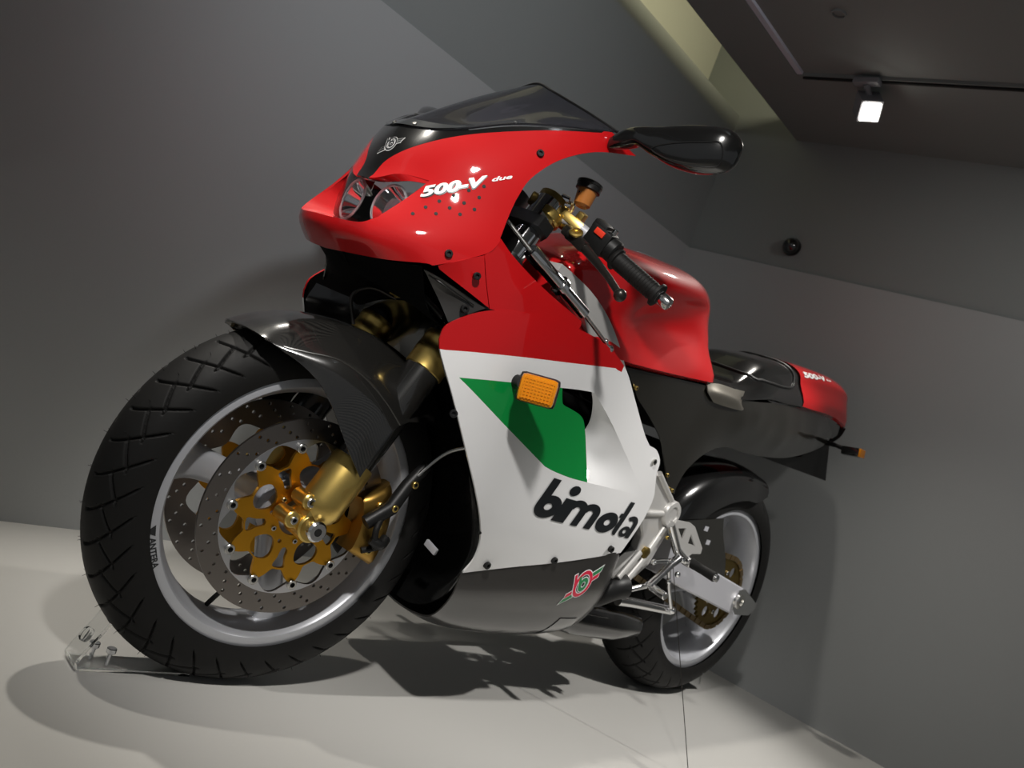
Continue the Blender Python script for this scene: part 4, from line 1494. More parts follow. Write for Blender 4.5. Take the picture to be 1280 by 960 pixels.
# carbon seat unit: side skins
so = path([[(0.8195, 0.1680, 0.7344), (0.6788, 0.1690, 0.7544), (0.5042, 0.1600, 0.7784)], [(0.5042, 0.1600, 0.7784), (0.4790, 0.1580, 0.7790), (0.4331, 0.1560, 0.7831)],
           [(0.4331, 0.1560, 0.7831), (0.3377, 0.1560, 0.7886), (0.1411, 0.1420, 0.8251), (-0.0015, 0.1250, 0.8455), (-0.1967, 0.1040, 0.8646), (-0.2985, 0.0900, 0.8555), (-0.3300, 0.0860, 0.8390)],
           [(-0.3300, 0.0860, 0.8390), (-0.3005, 0.0940, 0.8047), (-0.2194, 0.1040, 0.7654), (-0.0635, 0.1140, 0.7140), (0.0798, 0.1220, 0.6888), (0.2027, 0.1320, 0.6768), (0.2990, 0.1400, 0.6731), (0.3577, 0.1450, 0.6599)],
           [(0.3577, 0.1450, 0.6599), (0.4159, 0.1520, 0.6299), (0.4572, 0.1540, 0.5871), (0.4670, 0.1520, 0.5460), (0.4609, 0.1500, 0.5271)], [(0.4609, 0.1500, 0.5271), (0.5062, 0.1520, 0.5425)],
           [(0.5062, 0.1520, 0.5425), (0.5485, 0.1540, 0.5838), (0.6011, 0.1570, 0.6287), (0.6738, 0.1600, 0.6629), (0.7413, 0.1630, 0.6886)], [(0.7413, 0.1630, 0.6886), (0.7927, 0.1660, 0.7197), (0.8195, 0.1680, 0.7344)]], 5)
sx_ = [(0.1768, 0.1580, 0.7463), (-0.0168, 0.1420, 0.7864), (-0.1568, 0.1220, 0.8007), (0.3132, 0.1650, 0.7369), (0.4182, 0.1600, 0.7297), (0.5086, 0.1580, 0.7067), (0.5185, 0.1560, 0.6283), (0.6256, 0.1630, 0.7153), (0.0862, 0.1500, 0.7978), (0.2543, 0.1640, 0.7715), (0.0697, 0.1460, 0.7322), (-0.0900, 0.1280, 0.7687)]
for s in (False, True):
    tl = panel('tail_side', so, ['carbon_tail'], bike, 'xz', sx_, spacing=0.014, thick=0.003, mirror=s)
    tl['label'] = 'dark carbon fibre side of the seat unit'
    for p, k in (((0.7658, 0.1680, 0.7057), 'brass'), ((0.5281, 0.1570, 0.5627), 'brass'), ((0.4844, 0.1550, 0.5343), 'brass')):
        shared_bolt('screw', k, p, (0, 1, 0), tl, 0.9, mirror=s)
# seat pan, cushion and red hump, lofted along the bike
def ssec(x, zc, w, ze, zl, wl):
    return [Vector((x, 0, zc)), Vector((x, w * 0.5, zc - 0.003)), Vector((x, w * 0.85, zc - (zc - ze) * 0.4)), Vector((x, w, ze)), Vector((x, wl, zl))]


SS = [ssec(0.480, 0.800, 0.120, 0.800, 0.775, 0.150), ssec(0.400, 0.812, 0.128, 0.806, 0.778, 0.152), ssec(0.330, 0.828, 0.120, 0.818, 0.790, 0.150),
      ssec(0.270, 0.868, 0.118, 0.842, 0.805, 0.146), ssec(0.210, 0.905, 0.116, 0.868, 0.818, 0.142), ssec(0.140, 0.925, 0.114, 0.884, 0.826, 0.138),
      ssec(0.070, 0.940, 0.112, 0.896, 0.836, 0.132), ssec(0.000, 0.952, 0.108, 0.906, 0.846, 0.126)]
rows = [r + list(reversed(mir(r)))[1:] for r in SS]
V, F = g_loft(rows, 5, 5)
seat = mk('seat', V, F, 'paint_black', bike, fixn=True, label='black seat hump of the tail unit')
# padded back rest with a raised rounded edge on the hump
pad = [(0.292, 0.0, 0.872), (0.285, 0.070, 0.862), (0.262, 0.100, 0.848), (0.180, 0.114, 0.852), (0.095, 0.116, 0.868), (0.060, 0.110, 0.892), (0.055, 0.075, 0.928), (0.060, 0.0, 0.944)]
sbv = bvh_of(seat)
pp = []
for q in cr(pad, 6):
    h = sbv.find_nearest(q)
    nrm = h[1] if h[1].dot(Vector((0, q.y, 0.3))) > 0 else -h[1]
    pp.append(h[0] + nrm * 0.001)
V, F = g_tube(pp + list(reversed(mir(pp)))[1:], 0.0035, 8)
mk('pad_seam', V, F, 'plastic_black', seat)
# grey tank-to-tail bracket cover
V, F = g_loft([[(0.5211, 0.1620, 0.7818), (0.5094, 0.1680, 0.7623), (0.4746, 0.1660, 0.7500)], [(0.4678, 0.1600, 0.7941), (0.4644, 0.1740, 0.7722), (0.4275, 0.1680, 0.7531)], [(0.3996, 0.1580, 0.8005), (0.3959, 0.1740, 0.7786), (0.3550, 0.1660, 0.7611)], [(0.3455, 0.1540, 0.8081), (0.3579, 0.1640, 0.7797), (0.3287, 0.1600, 0.7679)]], 5, 6)
cov = mk('seat_bracket', V, F, 'bracket_metal', bike, fixn=True, label='grey bracket cover between tank and tail')
sd = cov.modifiers.new('thickness', 'SOLIDIFY')
sd.thickness = 0.003
CS = [ssec(0.020, 0.952, 0.112, 0.906, 0.844, 0.128), ssec(-0.060, 0.964, 0.108, 0.918, 0.852, 0.122), ssec(-0.150, 0.975, 0.102, 0.930, 0.862, 0.113), ssec(-0.240, 0.984, 0.095, 0.940, 0.868, 0.102),
      ssec(-0.320, 0.986, 0.087, 0.944, 0.868, 0.094), ssec(-0.375, 0.976, 0.076, 0.938, 0.866, 0.085), ssec(-0.408, 0.950, 0.060, 0.922, 0.868, 0.070), ssec(-0.420, 0.920, 0.045, 0.902, 0.872, 0.052)]
rows = [r + list(reversed(mir(r)))[1:] for r in CS]
V, F = g_loft(rows, 5, 5)
cowl = mk('tail_cowl', V, F, 'paint_red', bike, fixn=True, label='red tail cowl')
cb = bvh_of(cowl)
tri_text('tail_lettering', '500-V', 0.017, (-0.0054, 0.0980, 0.9255), (-0.1710, 0.0880, 0.9572), cb, (0, 1, 0.55), 'decal_white', cowl, 0.05, 0.12, (0, 0, 1), 0.0014)
tri_text('tail_lettering', 'due', 0.007, (-0.1692, 0.0880, 0.9591), (-0.2079, 0.0860, 0.9669), cb, (0, 1, 0.55), 'decal_white', cowl, 0.03, 0.12, (0, 0, 1), 0.0014)
V, F = g_loft([[(-0.0092, 0.1220, 0.8443), (-0.1949, 0.1040, 0.8666), (-0.3600, 0.0860, 0.8664)], [(-0.0268, 0.1200, 0.8412), (-0.2121, 0.1020, 0.8532), (-0.3726, 0.0820, 0.8374)], [(-0.0624, 0.1160, 0.8351), (-0.2439, 0.0960, 0.8345), (-0.3562, 0.0800, 0.8202)]], 4, 5)
tf = mk('tail_fillet', V, F, 'paint_black', bike, fixn=True)
V, F = g_loft([[Vector((x, y, z)) for y in (-0.086, -0.05, 0, 0.05, 0.086)] for x, z in ((-0.06, 0.735), (-0.20, 0.765), (-0.32, 0.800), (-0.385, 0.835), (-0.405, 0.870))], 4, 2)
mk('tail_underside', V, F, 'plastic_black', bike, fixn=True)
# number-plate hanger and rear turn signals
q = [(-0.0083, 0.0700, 0.6897), (-0.2110, 0.0750, 0.7343), (-0.3514, 0.0780, 0.8109), (-0.4228, 0.0780, 0.7022)]
V = [Vector(p) for p in q] + [Vector((p[0], -p[1], p[2])) for p in q]
hang = mk('plate_hanger', V, [(3, 2, 1, 0), (4, 5, 6, 7), (2, 3, 7, 6), (3, 0, 4, 7), (0, 1, 5, 4), (1, 2, 6, 5)], 'plastic_black', bike, fixn=True)
for s in (False, True):
    st = mk('rear_indicator', *g_tube([(-0.3155, 0.0850, 0.8051), (-0.2985, 0.1250, 0.8045), (-0.2875, 0.1550, 0.8022)], [0.008, 0.006, 0.007], 12), 'plastic_black', bike, mirror=s, label='slim rear turn signal with amber end')
    a, b = Vector((-0.2930, 0.1500, 0.7968)), Vector((-0.2943, 0.2020, 0.8049))
    V, F = g_box((a + b) / 2, ((b - a).length, 0.040, 0.026), basis(b - a, (1, 0.3, 0)), 0.006)
    mk('housing', V, F, 'paint_black', st, mirror=s, fixn=True)
    V, F = g_box(b, (0.008, 0.038, 0.024), basis(b - a, (1, 0.3, 0)), 0.003)
    mk('lens', V, F, 'amber_lens', st, mirror=s, fixn=True)

# ================================================================ FRAME AND ENGINE
spar_o = [(1.0844, 0.1600, 0.8470), (1.0420, 0.1660, 0.8385), (0.9949, 0.1740, 0.8251), (0.9417, 0.1800, 0.8011), (0.8922, 0.1850, 0.7675), (0.8434, 0.1890, 0.7265), (0.7808, 0.1930, 0.6752), (0.7034, 0.1970, 0.6135), (0.6413, 0.1980, 0.5658)]
spar_i = [(1.0879, 0.1600, 0.8338), (1.0480, 0.1660, 0.8137), (1.0042, 0.1740, 0.7850), (0.9617, 0.1800, 0.7446), (0.9179, 0.1850, 0.7056), (0.8720, 0.1890, 0.6666), (0.8129, 0.1930, 0.6173), (0.7406, 0.1970, 0.5592), (0.6809, 0.1980, 0.5162)]
for s in (False, True):
    rows = []
    for a, b in zip(spar_o, spar_i):
        a, b = Vector(a), Vector(b)
        w = Vector((0, 0.040, 0))
        rows.append([a - Vector((0, 0.006, 0)), a, b, b - Vector((0, 0.004, 0)), b - w, a - w])
    A = [r for r in zip(*[cr([r[j] for r in rows], 6) for j in range(6)])]
    V, F = g_loft(A, 1, 1, close_v=True, caps=True)
    mk('frame_spar', V, F, 'alu_cast', bike, mirror=s, fixn=True, smooth=30, label='curved grey aluminium frame spar')
V, F = merge(g_box((0.80, 0, 0.47), (0.34, 0.27, 0.36), None, 0.03), g_cyl((0.90, -0.13, 0.60), (0.98, -0.13, 0.74), 0.05), g_cyl((0.78, -0.15, 0.36), (0.78, 0.158, 0.36), 0.085, 32, 0.01), g_cyl((0.62, -0.15, 0.40), (0.62, 0.155, 0.40), 0.07, 32, 0.01), g_box((0.88, 0, 0.66), (0.22, 0.22, 0.14), None, 0.02))
mk('engine', V, F, 'plastic_matte', bike, fixn=True)
fin = []
V, F = g_box((1.030, 0, 0.60), (0.030, 0.30, 0.26), Matrix.Rotation(math.radians(-16), 3, 'Y'), 0.006)
rad = mk('radiator', V, F, 'plastic_matte', bike, fixn=True)
V, F = merge(g_cyl((1.085, 0, 0.72), (1.120, 0, 0.72), 0.03), g_tube([FD * 0.42 + AX_F, FD * 0.70 + AX_F], 0.030, 20), g_box(AX_F + FD * 0.455, (0.030, 0.262, 0.090), basis(FD, (0, 1, 0)), 0.012))
mk('steering_stem', V, F, 'plastic_black', bike, steer=True, fixn=True)
# nose subframe and inner nose ducts seen under the upper fairing
for s in (False, True):
    V, F = g_loft([[(1.4174, -0.0200, 0.7222), (1.3962, 0.0850, 0.7253), (1.3544, 0.1450, 0.7388)], [(1.360, 0.0, 0.700), (1.330, 0.075, 0.690), (1.300, 0.135, 0.680)], [(1.25, 0.0, 0.690), (1.235, 0.08, 0.680), (1.23, 0.150, 0.655)]], 5, 5)
    d = mk('nose_duct', V, F, 'plastic_matte', bike, mirror=s, fixn=True)
    sd = d.modifiers.new('thickness', 'SOLIDIFY')
    sd.thickness = 0.002
V, F = g_box((1.20, 0, 0.80), (0.10, 0.24, 0.14), None, 0.02)
mk('instrument_pod', V, F, 'plastic_matte', bike, fixn=True)
V, F = g_tube(cr([(1.2926, 0.0450, 0.6819), (1.3346, 0.0300, 0.6836), (1.3567, 0.0200, 0.6599), (1.3418, 0.0300, 0.6171)], 6), 0.003, 8)
mk('brake_hose', V, F, 'lever_dark', bike, steer=True)
V, F = g_box((1.2916, 0.0450, 0.6907), (0.016, 0.026, 0.014), basis((1, 0.2, -0.3), (0, 1, 0.2)), 0.003)
mk('hose_junction', V, F, 'gold_satin', bike, fixn=True, steer=True)
for a, b, r in (((1.3082, 0.1000, 0.7017), (1.2690, 0.1300, 0.6804), 0.007), ((1.3478, 0.0500, 0.7077), (1.3084, 0.0500, 0.7055), 0.010)):
    mk('stay', *g_tube([a, b], r, 12), 'lever_dark', bike, steer=False)

# ================================================================ COCKPIT
def bar_side(s):
    mi = s < 0
    # upper yoke clamp around the fork top
    ftop = AX_F + FD * 0.655 + Vector((0, 0.104, 0))
    c0 = Vector((1.0874, 0.1180, 0.9261))
    inn, gr0, gr1, end = Vector((1.0729, 0.1500, 0.9202)), Vector((1.0346, 0.2220, 0.8889)), Vector((0.9979, 0.3120, 0.8493)), Vector((0.9889, 0.3320, 0.8408))
    ax = (end - inn).normalized()
    bar = mk('handlebar', *g_tube([c0 - ax * 0.01, inn, gr0, end - ax * 0.006], 0.0110, 20), 'alu_brushed', bike, mirror=mi, label='clip-on handlebar')
    V, F = g_rev([(0.0135, -0.004), (0.0175, 0.0), (0.0205, 0.004), (0.0205, 0.007), (0.0165, 0.009), (0.0160, 0.060), (0.0155, (gr1 - gr0).length - 0.010), (0.0160, (gr1 - gr0).length - 0.007), (0.0215, (gr1 - gr0).length - 0.005), (0.0215, (gr1 - gr0).length), (0.0150, (gr1 - gr0).length + 0.002)], gr0, gr1 - gr0, 32)
    mk('grip', V, F, 'rubber', bar, mirror=mi)
    # fine rings moulded in the grip
    V, F = merge(*[g_rev([(0.0158, t), (0.0166, t + 0.0008), (0.0166, t + 0.002), (0.0158, t + 0.0028)], gr0, gr1 - gr0, 24) for t in np.arange(0.016, (gr1 - gr0).length - 0.014, 0.006)])
    mk('grip_ribs', V, F, 'rubber', bar, mirror=mi)
    V, F = g_rev([(0.0105, 0.0), (0.0120, 0.002), (0.0120, 0.018), (0.0112, 0.022), (0.0085, 0.024)], gr1 + ax * 0.002, ax, 28)
    mk('bar_end', V, F, 'polished', bar, mirror=mi)
    # switch box
    sc = Vector((1.0478, 0.1880, 0.9108))
    up = Vector((0.15, 0.25, 1)).normalized()
    Rb = basis(ax, up.cross(ax))
    V, F = merge(g_box(sc, (0.046, 0.040, 0.046), Rb, 0.007), g_box(sc + up * 0.020 - ax * 0.006, (0.030, 0.032, 0.020), Rb, 0.006), g_cyl(sc + ax * 0.020, sc + ax * 0.040, 0.021, 24, 0.003))
    mk('switch_box', V, F, 'plastic_black', bar, mirror=mi, fixn=True)
    fwd = ax.cross(up)
    fwd = fwd if fwd.dot(Vector((1, 0.6, 0))) > 0 else -fwd
    V, F = g_box(sc + up * 0.013 + fwd * 0.0205 + ax * 0.002, (0.020, 0.011, 0.006), basis(ax, up), 0.0015)
    mk('switch', V, F, 'switch_red', bar, mirror=mi, fixn=True, label='red rocker switch')
    V, F = g_cyl(sc + up * 0.022 + ax * 0.018, sc + up * 0.032 + ax * 0.020, 0.005, 12, 0.001)
    mk('button', V, F, 'chrome', bar, mirror=mi)
    # gold perch and reservoir carrier
    pc = Vector((1.0727, 0.1300, 0.9249))
    V, F = merge(g_box(pc, (0.060, 0.040, 0.018), basis(ax, (1, 0.5, 0.2)), 0.005), g_cyl(pc - ax * 0.020 - up * 0.004, pc + ax * 0.018 - up * 0.004, 0.0165, 24, 0.002),
                 g_cyl(ftop - FD * 0.004, ftop + FD * 0.016, 0.0290, 32, 0.003), g_box(pc + up * 0.018 - ax * 0.016, (0.012, 0.020, 0.026), basis(ax, up), 0.003), g_box(pc + up * 0.015 + ax * 0.014, (0.014, 0.026, 0.020), basis(ax, up), 0.003),
                 g_box(pc + fwd * 0.024 - up * 0.012 - ax * 0.014, (0.006, 0.012, 0.034), basis(ax, fwd), 0.002))
    mk('perch', V, F, 'gold_satin', bar, mirror=mi, fixn=True, label='gold clutch perch')
    shared_bolt('perch_bolt', 'steel', pc + up * 0.009 + ax * 0.012 + fwd * 0.010, up + fwd * 0.6, bar, 0.9, mirror=mi)
    # lever
    lv = cr([Vector((1.0933, 0.1580, 0.8995)), Vector((1.0870, 0.1880, 0.8862)), Vector((1.0864, 0.2320, 0.8634)), Vector((1.0938, 0.2750, 0.8415)), Vector((1.1023, 0.3050, 0.8248)), Vector((1.1088, 0.3250, 0.8142))], 5)
    rr = [0.0115 - 0.0055 * min(1, k / 14) for k in range(len(lv))]
    V, F = g_tube(lv, rr, 14)
    lever = mk('lever', V, F, 'lever_dark', bike, mirror=mi)
    V, F = g_rev([(0.0105 * math.sin(t * math.pi / 10) + 0.0004, -0.0105 * math.cos(t * math.pi / 10)) for t in range(11)], lv[-1], ax, 20)
    mk('lever_ball', V, F, 'lever_dark', lever, mirror=mi)
    pv = Vector((1.0907, 0.1720, 0.8939))
    V, F = g_box(pv, (0.060, 0.020, 0.018), basis(lv[8] - lv[0], up), 0.005)
    mk('lever_block', V, F, 'lever_dark', lever, mirror=mi, fixn=True)
    V, F = g_rev([(0.012, 0.0), (0.012, 0.003), (0.008, 0.004), (0.007, 0.0015)], pv + up * 0.009 + fwd * 0.006, up + fwd * 0.7, 20)
    mk('pivot_bolt', V, F, 'gold_satin', lever, mirror=mi)
    return bar


bar_side(1)
bar_side(-1)
# upper yoke bridging the forks
V, F = g_plate([(-0.030, -0.104), (-0.010, -0.145), (0.020, -0.145), (0.035, -0.104), (0.050, 0.0), (0.035, 0.104), (0.020, 0.145), (-0.010, 0.145), (-0.030, 0.104), (-0.050, 0.03), (-0.050, -0.03)], [circ2(0, -0.104, 0.0268, 20), circ2(0, 0.104, 0.0268, 20)], 0.022,
               lambda a, b, h: AX_F + FD * (0.628 + h) + FN * a + Vector((0, b, 0)))
yoke = mk('upper_yoke', V, F, 'plastic_black', bike, steer=True, fixn=True)
V, F = g_cyl(AX_F + FD * 0.63, AX_F + FD * 0.665, 0.020, 24, 0.003)
mk('stem_nut', V, F, 'steel_bolt', yoke, steer=True)
for s in (1, -1):
    V, F = g_rev([(0.024, 0.0), (0.0265, 0.003), (0.0265, 0.014), (0.020, 0.018), (0.008, 0.020)], AX_F + FD * 0.683 + Vector((0, 0.104 * s, 0)), FD, 28)
    mk('fork_cap', V, F, 'gold_dark', yoke, steer=True)
# clutch master cylinder with dark red body, amber reservoir and black cap (left)
for s in (False, True):
    a, b = Vector((1.1134, 0.0950, 0.9331)), Vector((1.0824, 0.1120, 0.9334))
    mc = mk('master_cylinder', *g_cyl(Vector((1.1335, 0.0750, 0.9399)), Vector((1.1013, 0.1050, 0.9320)), 0.0125, 20, 0.002), 'gold_dark', bike, mirror=s)
    V, F = g_box((1.1008, 0.1020, 0.9409), (0.026, 0.022, 0.026), basis((-0.4, 0.8, -0.2), (1, 0.3, 0.2)), 0.004)
    mk('cylinder_body', V, F, 'lever_dark', mc, mirror=s, fixn=True)
    c = Vector((1.0825, 0.1500, 0.9700))
    up = Vector((-0.05, -0.02, 1)).normalized()
    V, F = g_rev([(0.010, -0.018), (0.0150, -0.014), (0.0175, 0.006), (0.0190, 0.014)], c, up, 28)
    rs = mk('fluid_reservoir', V, F, 'amber_fluid', bike, mirror=s, label='amber fluid reservoir with black cap')
    V, F = g_rev([(0.0190, 0.012), (0.0225, 0.013), (0.0225, 0.021), (0.0235, 0.022), (0.0235, 0.027), (0.020, 0.029)], c, up, 28)
    mk('cap', V, F, 'plastic_black', rs, mirror=s)
    V, F = g_tube(cr([c + Vector((0.016, 0.0, 0.006)), Vector((1.0840, 0.1350, 0.9449)), Vector((1.0818, 0.1280, 0.9359))], 6), 0.0026, 8)
    mk('bracket', V, F, 'chrome', rs, mirror=s)
    V, F = merge(g_cyl(Vector((1.0995, 0.1120, 0.9579)), Vector((1.0886, 0.1250, 0.9567)), 0.0085, 16, 0.001), g_cyl(Vector((1.0922, 0.1160, 0.9495)), Vector((1.0835, 0.1280, 0.9503)), 0.009, 16, 0.001))
    mk('ignition_knob', V, F, 'chrome', rs, mirror=s)
# steering damper on the left: body, rods and ball ends
d0, d1 = Vector((1.1836, 0.1760, 0.8359)), Vector((1.0302, 0.2050, 0.7801))
dax = (d1 - d0).normalized()
L = (d1 - d0).length
V, F = g_rev([(0.008, -0.002), (0.0125, 0.0), (0.0140, 0.004), (0.0140, L * 0.20), (0.0125, L * 0.205), (0.0125, L * 0.50), (0.0145, L * 0.505), (0.0145, L * 0.58), (0.0110, L * 0.59), (0.0110, L * 0.97), (0.006, L)], d0, dax, 28)
dm = mk('steering_damper', V, F, 'polished', bike, label='silver steering damper')
mk('damper_rod', *g_tube([(1.2223, 0.1400, 0.8666), d0], 0.0042, 12), 'steel_bolt', dm)
mk('damper_rod', *g_tube([d1 - dax * 0.01, (0.9659, 0.2140, 0.7531), (0.9486, 0.2170, 0.7438)], 0.0038, 12), 'steel_bolt', dm)
for p, r in (((0.9495, 0.2170, 0.7451), 0.0075), ((0.9638, 0.2140, 0.7538), 0.0055)):
    V, F = g_rev([(r * math.sin(t * math.pi / 10) + 0.0003, -r * math.cos(t * math.pi / 10)) for t in range(11)], p, dax, 18)
    mk('ball_joint', V, F, 'chrome', dm)
V, F = g_rev([(0.0145, 0), (0.0175, 0.001), (0.0175, 0.010), (0.0145, 0.011)], d0 + dax * L * 0.50, dax, 28)
mk('damper_clamp', V, F, 'polished', dm)

# ================================================================ MIRRORS
def mirror_unit(mi):
    # housing: rounded teardrop, lofted outward from the stalk
    ts = [((1.1324, 0.2080, 1.0533), 0.006, 0.010), ((1.1268, 0.2320, 1.0635), 0.014, 0.016), ((1.1226, 0.2580, 1.0703), 0.017, 0.016), ((1.1126, 0.2850, 1.0689), 0.020, 0.024), ((1.1006, 0.3220, 1.0693), 0.024, 0.034),
          ((1.0890, 0.3600, 1.0726), 0.026, 0.038), ((1.0800, 0.3900, 1.0781), 0.024, 0.034), ((1.0765, 0.4050, 1.0797), 0.016, 0.024), ((1.0765, 0.4120, 1.0803), 0.004, 0.008)]
    rows = []
    for c, dx, dz in ts:
        c = Vector(c)
        ring = []
        for k in range(16):
            t = 2 * math.pi * k / 16
            cx, sz = math.cos(t), math.sin(t)
            ring.append(c + Vector((dx * math.copysign(abs(cx) ** 0.8, cx), -0.25 * dx * cx, dz * math.copysign(abs(sz) ** 0.8, sz))))
        rows.append(ring)
    V, F = g_loft(rows, 5, 2, close_v=True, caps=True)
    h = mk('mirror', V, F, 'paint_black', bike, mirror=mi, fixn=True, smooth=60, label='black wing mirror on the fairing tip')
    hb = bvh_of(h)
    # raised border of the inset front panel
    loop = [(1.1254, 0.2900, 1.0520), (1.1195, 0.3200, 1.0654), (1.0934, 0.3600, 1.0786), (1.0809, 0.3850, 1.0839), (1.0596, 0.3850, 1.0564), (1.0687, 0.3600, 1.0456), (1.0806, 0.3250, 1.0420), (1.0996, 0.3000, 1.0459)]
    vd = Vector((0.72, 0.69, 0.0))
    pts = []
    for q in cr(loop, 5, True):
        q = Vector((q[0], -q[1] if mi else q[1], q[2]))
        d = Vector((0.9, -0.4 if mi else 0.4, -0.1))
        r = hb.ray_cast(q + d * 0.1, -d, 0.4)[0]
        if r:
            pts.append(r + d * 0.0005)
    if len(pts) > 10:
        pts.append(pts[0])
        mk('panel_seam', *g_tube(pts, 0.0012, 6), 'plastic_black', h)
    gl = [(-0.030, 0.290, 0.012), (-0.028, 0.33, 0.024), (-0.026, 0.375, 0.026), (-0.026, 0.398, 0.012), (-0.027, 0.395, -0.016), (-0.027, 0.35, -0.026), (-0.028, 0.305, -0.016)]
    base = Vector((1.0965, 0.3350, 1.0697))
    V = [Vector((base.x - 0.0235 - 0.0004 * k, (p[1]), base.z + p[2])) for k, p in enumerate(gl)]
    V2 = [v - Vector((0.006, 0, 0)) for v in V]
    n = len(V)
    mk('mirror_glass', V + V2, [tuple(range(n)), tuple(reversed(range(n, 2 * n)))] + [(i, i + n, (i + 1) % n + n, (i + 1) % n) for i in range(n)], 'chrome', h, mirror=mi, fixn=True)
    return h


mirror_unit(False)
mirror_unit(True)

# ================================================================ REAR END
cast_o = [(0.6562, 0.1900, 0.5459), (0.6296, 0.1900, 0.5707), (0.5897, 0.1880, 0.5545), (0.5266, 0.1840, 0.5206), (0.4741, 0.1800, 0.4942), (0.4649, 0.1780, 0.4663), (0.4853, 0.1800, 0.4470), (0.5009, 0.1820, 0.4024), (0.5101, 0.1840, 0.3684), (0.5446, 0.1880, 0.3348), (0.5796, 0.1900, 0.3084), (0.6175, 0.1900, 0.3155), (0.6339, 0.1900, 0.3316), (0.6075, 0.1890, 0.3573), (0.5749, 0.1870, 0.3912), (0.5774, 0.1860, 0.4251), (0.5988, 0.1860, 0.4473), (0.6044, 0.1880, 0.4742), (0.6469, 0.1900, 0.5053)]
for s in (False, True):
    P = [Vector(p) for p in cast_o]
    loop = [(p.x, p.z) for p in P]
    ym = sum(p.y for p in P) / len(P)
    V, F = g_plate(loop, [], 0.024, lambda a, b, h: Vector((a, ym - 0.012 + h, b)))
    bmv = mk('rearset_casting', V, F, 'alu_cast', bike, mirror=s, smooth=30, label='cast aluminium swingarm and footrest plate')
    bv = bmv.modifiers.new('round', 'BEVEL')
    bv.width = 0.004
    bv.segments = 2
    bv.limit_method = 'ANGLE'
    V, F = g_rev([(0.030, -0.02), (0.030, 0.004), (0.027, 0.008), (0.018, 0.009), (0.016, 0.006), (0.006, 0.006)], (0.5095, 0.1880, 0.4878), (0, 1, 0), 32)
    mk('pivot_boss', V, F, 'alu_cast', bmv, mirror=s)
    V, F = merge(g_tube([(0.6044, 0.1880, 0.4742), (0.5243, 0.1860, 0.4846)], 0.007, 10), g_tube([(0.5091, 0.1860, 0.4534), (0.5506, 0.1880, 0.3672), (0.5865, 0.1890, 0.3163)], 0.008, 10), g_tube([(0.6077, 0.1880, 0.5618), (0.5113, 0.1860, 0.5091)], 0.007, 10), g_tube([(0.5682, 0.1890, 0.3911), (0.6139, 0.1900, 0.3284)], 0.007, 10))
    mk('rib', V, F, 'alu_cast', bmv, mirror=s)
    V, F = g_rev([(0.0130, -0.004), (0.0130, 0.003), (0.010, 0.005), (0.003, 0.005)], (0.5482, 0.1900, 0.3923), (0, 1, 0), 24)
    mk('plug', V, F, 'gold_dark', bmv, mirror=s)
    # heel guard with two triangular windows
    hp = [(0.4953, 0.2000, 0.4798), (0.4413, 0.2000, 0.4825), (0.4156, 0.2000, 0.4768), (0.3502, 0.2000, 0.4335), (0.3477, 0.2000, 0.4200), (0.3849, 0.2000, 0.4153), (0.4037, 0.2000, 0.4013), (0.4398, 0.2000, 0.4122), (0.5079, 0.2000, 0.4592)]
    h1 = [(0.4801, 0.2000, 0.4634), (0.4486, 0.2000, 0.4681), (0.4458, 0.2000, 0.4399)]
    h2 = [(0.4204, 0.2000, 0.4588), (0.3846, 0.2000, 0.4348), (0.4182, 0.2000, 0.4361)]
    to2 = lambda L: [(p[0], p[2]) for p in L]
    V, F = g_plate(to2(hp), [to2(h1), to2(h2)], 0.004, lambda a, b, h: Vector((a, 0.200 + h, b)))
    hg = mk('heel_guard', V, F, 'alu_cast', bike, mirror=s, smooth=30)
    for p in ((0.5051, 0.2020, 0.4605), (0.5091, 0.2020, 0.4376), (0.4726, 0.2020, 0.4389)):
        shared_bolt('bolt', 'brass', p, (0, 1, 0), hg, 0.8, mirror=s)
    # footrest bracket and peg
    V, F = merge(g_tube([(0.5138, 0.2000, 0.4676), (0.4522, 0.2020, 0.4152), (0.4081, 0.2040, 0.3986)], 0.010, 10), g_cyl(Vector((0.4019, 0.1960, 0.3979)), Vector((0.3966, 0.2160, 0.3955)), 0.011, 16, 0.002))
    fr = mk('footrest', V, F, 'polished', bike, mirror=s)
    a, b = Vector((0.3953, 0.2120, 0.3978)), Vector((0.3962, 0.2820, 0.3920))
    V, F = g_rev([(0.008, 0), (0.0115, 0.002), (0.0105, (b - a).length * 0.5), (0.0115, (b - a).length - 0.002), (0.008, (b - a).length)], a, b - a, 18)
    mk('peg_rubber', V, F, 'rubber', fr, mirror=s)
    V, F = g_rev([(0.006, 0), (0.0085, 0.001), (0.0085, 0.007), (0.004, 0.009)], b - (b - a).normalized() * 0.001, b - a, 16)
    mk('peg_end', V, F, 'chrome', fr, mirror=s)
    # pedal with toe peg, linkage rod and ball joints
    V, F = g_tube([(0.4506, 0.2120, 0.4007), (0.4741, 0.2130, 0.3833), (0.5023, 0.2140, 0.3545), (0.5293, 0.2150, 0.3300)], [0.010, 0.009, 0.008, 0.009], 14)
    pd = mk('foot_pedal', V, F, 'polished', bike, mirror=s)
    V, F = g_cyl(Vector((0.5188, 0.2080, 0.3298)), Vector((0.5291, 0.2620, 0.3259)), 0.0085, 16, 0.002)
    mk('toe_peg', V, F, 'polished', pd, mirror=s)
    mk('linkage_rod', *g_tube([(0.5837, 0.1900, 0.3008), (0.5108, 0.2050, 0.3292)], 0.0065, 12), 'polished', pd, mirror=s)
    mk('linkage_rod', *g_tube([(0.4758, 0.2060, 0.3913), (0.4322, 0.2060, 0.3298), (0.3877, 0.2060, 0.2818)], 0.0045, 10), 'polished', pd, mirror=s)
